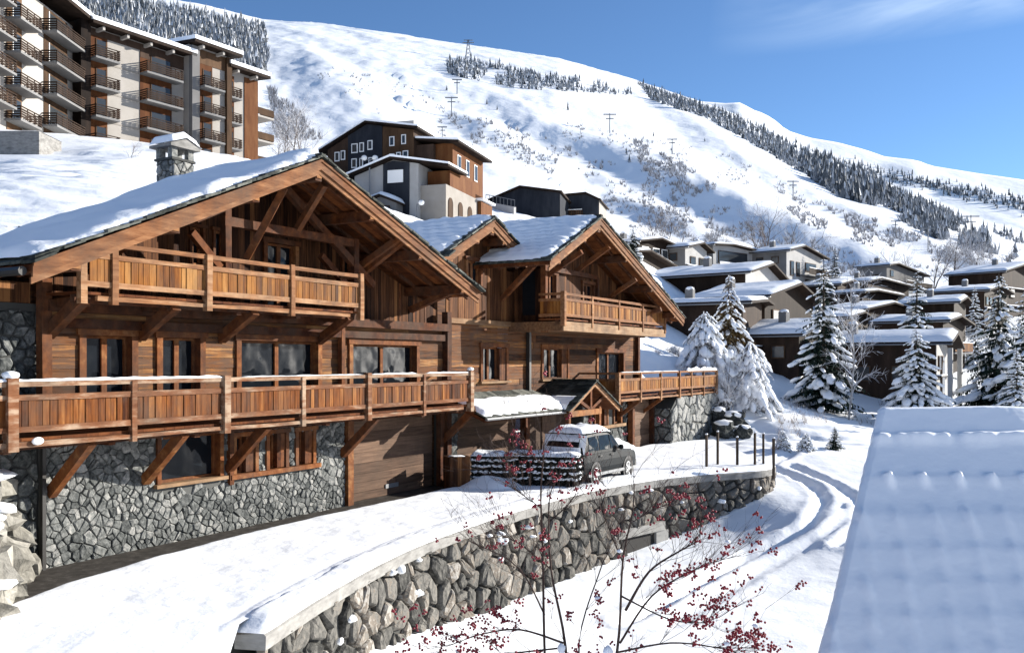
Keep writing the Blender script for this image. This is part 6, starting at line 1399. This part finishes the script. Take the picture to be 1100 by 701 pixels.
# ------------------------------------------------------------------ hedges, plank box, posts, lying snow
M['leaf'] = toned('dark_hedge_leaf', [(0,(.008,.010,.009)),(.5,(.022,.026,.022)),(1,(.06,.06,.05))], (1,1,1), .2, bump=0, ns=4)
def hedge(label, c0, c1, w, h):
    a = uvw(*c0,.1); b = uvw(*c1,.1); L_ = (b-a).length; t = thing('clipped_hedge',label,'hedge',tuple(a),math.atan2(b.y-a.y,b.x-a.x),'hedges beside the parked car'); rg = random.Random(int(L_*100)+7)
    m = MB(); m.box(.08,L_-.08,-w/2+.1,w/2-.1,0,h-.1,.1)
    for k in range(4200):
        f = rg.random()
        if f < .42: p = (rg.uniform(0,L_),-w/2+rg.uniform(-.03,.05),rg.uniform(.02,h))
        elif f < .6: p = (rg.uniform(0,L_),w/2+rg.uniform(-.05,.03),rg.uniform(.02,h))
        elif f < .8: p = ((0 if rg.random() < .5 else L_)+rg.uniform(-.04,.04),rg.uniform(-w/2,w/2),rg.uniform(.02,h))
        else: p = (rg.uniform(0,L_),rg.uniform(-w/2,w/2),h+rg.uniform(-.05,.02))
        q = [Vector(p)+Vector((rg.gauss(0,.045),rg.gauss(0,.045),rg.gauss(0,.045))) for _ in range(3)]; m.add(q,[(0,1,2)],rg.random())
    m.build('foliage',M['leaf'],t)
    s = MB(); s.grid(lambda i,j:(-.06+(L_+.12)*i,-w/2-.08+(w+.16)*j,h-.03+.20*(min(1,i*9,(1-i)*9)*min(1,j*4,(1-j)*4))**.5*(.8+.5*n3(i*L_*2,j*2,5))),44,14)
    for k in range(230):
        z = rg.choice((.25,.45,.64,.84))*h+rg.gauss(0,.02)
        if rg.random() < .72: p = (rg.uniform(0,L_),-w/2-.03,z)
        else: p = (-.03 if rg.random() < .5 else L_+.03,rg.uniform(-w/2,w/2),z)
        s.blob(p,(rg.uniform(.03,.09),rg.uniform(.03,.06),rg.uniform(.015,.035)),rg,6,4,.3)
    s.build('snow_clumps',M['snow_roof'],t,smooth=True)
hedge('shorter dark hedge section with layered snow nearest the garage doors', (15.75,1.15),(16.15,2.15),.85,1.05)
hedge('longer dark hedge section with layered snow touching the car rear', (16.2,2.28),(17.0,4.75),.9,1.08)
p0 = uvw(14.75,1.05,.02); PB = thing('plank_box','weathered upright box of vertical planks left of the hedge','wooden box',tuple(p0),math.atan2(DY,DX)-R(35)); m = MB()
for k in range(5): m.box(-.38+k*.152,-.38+k*.152+.14,-.32,-.28,0,1.12+.05*rng.random(),rng.uniform(.3,.9)); m.box(-.38+k*.152,-.38+k*.152+.14,.28,.32,0,1.15,rng.uniform(.2,.7))
for k in range(4): m.box(-.40,-.36,-.27+k*.14,-.27+k*.14+.13,0,1.14,rng.uniform(.2,.7)); m.box(.36,.40,-.27+k*.14,-.27+k*.14+.13,0,1.14,rng.uniform(.2,.7))
m.box(-.36,.36,-.28,.28,.95,1.05,.2); m.build('board',M['wood_v'],PB); m = MB(); m.grid(lambda i,j:(-.36+.72*i,-.28+.56*j,1.06+.1*min(1,i*6,(1-i)*6)*min(1,j*6,(1-j)*6)),10,8); m.build('snow',M['snow_roof'],PB,smooth=True)
m = MB()
for i, (px, yt, yb, lab) in enumerate(((759,465,502,'leftmost thin post, against the stone pier'),(771,462,500,'thin post just right of the stone pier'),(792,468,500,'thin short post standing apart in the middle'),(811,463,500,'left one of two close thin posts'),(820,464,500,'right one of two close thin posts'),(831,469,503,'thin post nearest the rounded end of the wall'))):
    Y = (EZ-.0)*F/(yb-HZ)*.985; x = (px-550)/F*Y; h = (yb-yt)*Y/F; t = thing('fence_post',lab,'post',(x,Y,-.05),rng.uniform(0,3),'thin posts on the drive end')
    m = MB(); m.beam((0,0,-.3),(0,0,h+.05),.085,.085,tone=.3); m.build('shaft',M['bark'],t); m = MB(); m.blob((0,0,h+.08),(.06,.06,.04),rng,8,5,.1); m.build('snow_cap',M['snow_roof'],t,smooth=True)
for i, (u0, v0, r_, hh, lab) in enumerate(((15.2,2.2,.75,.34,'blue shaded snow heap at the hedge foot'),)):
    p = uvw(u0,v0,.05); m = MB(); m.grid(lambda a,b:(p.x+(a-.5)*2.6,p.y+(b-.5)*2.0,p.z+.42*max(0,1-((a-.5)*2)**2-((b-.5)*2)**2)**1.2*(1+.3*n3(a*4,b*4))-.02),30,24); o = tag(m.build('snow_heap',M['snow'],smooth=True),lab,'snow heap')
# dark boulders with snow hoods on the bank
for i, (px, py, q, lab) in enumerate(((775,466,.75,'dark boulder with snow hood directly right of the stone pier'),(786,455,.7,'dark boulder with white hood second from the pier'),(797,468,.6,'rightmost of the dark boulders under snow'),(768,448,.6,'dark boulder highest up beside the pier top'),(776,437,.5,'dark boulder tucked under the terrace end'))):
    x, y, z = hit(px,py); t = thing('boulder',lab,'boulder',(x,y-.3,z+.0),rng.uniform(0,6),'dark boulders beside the stone pier'); m = MB(); m.blob((0,0,q*.35),(q*1.15,q*.9,q*.75),rng,11,8,.35,tone=.05); m.build('rock',M['stone'],t)
    m = MB(); m.blob((.05,.05,q*.82),(q*.95,q*.8,q*.34),rng,12,8,.2); m.build('snow_cap',M['snow_roof'],t,smooth=True)
# pale boulder wall at the left edge
BW = thing('boulder_wall','wall of big pale boulders at the lower left corner of the chalet','wall',(0,0,0)); rbw = random.Random(14)
A = Vector((-10.35,19.3,0)); Bv = Vector((-7.4,11.4,0)); L_ = (Bv-A).length; dv = (Bv-A)/L_; nv_ = Vector((-dv.y,dv.x,0))
for row in range(4):
    s_ = -.1+rbw.uniform(0,.3)
    while s_ < L_:
        q = rbw.uniform(.36,.62); top = 2.15-.30*s_
        z_ = .15+row*.55+rbw.uniform(-.06,.06)
        if z_ < top: 
            m = MB(); p = A+dv*(s_+q*.7)-nv_*(.16*row+.15)+Vector((0,0,z_)); rot = Matrix.Rotation(rbw.uniform(0,3),3,'Z') @ Matrix.Rotation(rbw.uniform(-.4,.4),3,'X')
            m.blob(p,(q*.98,q*.8,q*.66),rbw,8,5,.42,tone=rbw.uniform(.35,.85),rot=rot); m.build('boulder',M['stone_pale'],BW)
            if z_+.55 >= top or rbw.random() < .18: m = MB(); m.blob(p+Vector((0,0,q*.52)),(q*.85,q*.7,q*.24),rbw,10,6,.25); m.build('snow_cap',M['snow_roof'],BW,smooth=True)
        s_ += q*1.55
m = MB(); m.add([tuple(A-nv_*.5+Vector((0,0,-1))),tuple(Bv-nv_*.5+Vector((0,0,-1))),tuple(Bv-nv_*1.0+Vector((0,0,.3))),tuple(A-nv_*1.0+Vector((0,0,2.3)))],[(0,1,2,3)]); m.build('core',M['mortar'],BW)
m = MB(); m.grid(lambda i,j: tuple(A+dv*(L_*i)-nv_*(.75+1.8*j)+Vector((0,0,2.25-.30*L_*i+.14*n3(i*9,j*3)+.25*j))),50,12); m.build('snow_bank',M['snow_roof'],BW,smooth=True)
# ------------------------------------------------------------------ neighbouring snow covered roof, right foreground
YT = 15.0; PT = R(40); zt = EZ-(433.5-HZ)*YT/F; xl0 = (945-550)/F*YT
def slope_at(px, py):
    b = (HZ-py)/F; k = math.tan(PT); Y = (zt-EZ-YT*k)/(b-k); return Vector(((px-550)/F*Y,Y,EZ+b*Y))
e0 = slope_at(945,433.5); e1 = slope_at(868,752); down = Vector((0,-math.cos(PT),-math.sin(PT))); nrm = Vector((0,-math.sin(PT),math.cos(PT)))
SLn = (e0-e1).length; vert = (e0.z-e1.z)/math.sin(PT)
NR = thing('snow_covered_roof','blue shaded snow covered roof with rows of tile bumps filling the lower right corner','roof',(0,0,0))
ROWS = [slope_at(1000,y) for y in (468,513,555,593,629,665,702,740)]; RD = [(e0.z-p.z)/math.sin(PT) for p in ROWS]
W_ = 9.5
def nrf(i, j):
    d = vert*j; xl = e0.x+(e1.x-e0.x)*j+.022*n3(d*1.2,7)+.016*n3(d*4,3)+.008*n3(d*11,5); x = xl+W_*i**1.3
    p = Vector((x, e0.y, e0.z))+down*d; h = .0
    for k, rd in enumerate(RD):
        q = d-rd; amp = (.13,.12,.07,.055,.05,.045,.04,.04)[k]; per = .52
        bump = ((.10 if k == 1 else .30)+(.95 if k == 1 else .70)*max(0,math.sin((x+.13*k+.07*n3(x*1.1,k))/per*6.2832))**2*(1+.7*n3(x*1.3,k*3.7))) if k else .55+.5*n3(x*2.2,k)+.35*n3(x*6,k)
        prof = math.exp(-(q/(.075 if k < 2 else .16))**2) if q < 0 else math.exp(-(q/(.34 if k > 1 else .15))**2)
        h += amp*bump*prof
    h += .03*n3(x*.7,d*.6,15)+.014*n3(x*1.2,d*1.2,5)+.006*n3(x*5,d*5,2)+.0025*n3(x*14,d*14,2)
    ed = min(1,i*W_*3.0+.02)**.5; tp = min(1,j*vert*9)**.5
    h = h*ed - .10*(1-ed) - .08*(1-tp)
    return p+nrm*h
m = MB(); m.grid(nrf,330,330,flip=True); m.build('snow_layer',snowmat('shaded_roof_snow',2.5,30,.25,.03,d2=.006),NR,smooth=True)
m = MB(); q = [e0+Vector((.12,0,0)),Vector((e0.x+W_,e0.y,e0.z)),Vector((e1.x+W_,e1.y,e1.z)),e1+Vector((.12,0,0))]; m.prism([tuple(p-nrm*.14) for p in q],tuple(-nrm*.2),.3); m.build('roof_slab',M['slate'],NR)
bk = [Vector((e0.x,e0.y,e0.z-.12)),Vector((e0.x+W_,e0.y,e0.z-.12)),Vector((e0.x+W_+4,e0.y+6,e0.z-4.2)),Vector((e0.x+6.5,e0.y+6,e0.z-4.2))]
m = MB(); m.prism([tuple(p) for p in bk],(0,0,-.25),.3); m.build('rear_slope',M['slate'],NR)
m = MB(); m.prism([(e1.x+2.4,e1.y+.6,-4.5),(e1.x+W_,e1.y+.6,-4.5),(e0.x+W_,e0.y+2.5,-4.5),(e0.x+2.0,e0.y+2.5,-4.5)],(0,0,4.2+e1.z),.5); m.build('wall',M['render'],NR)
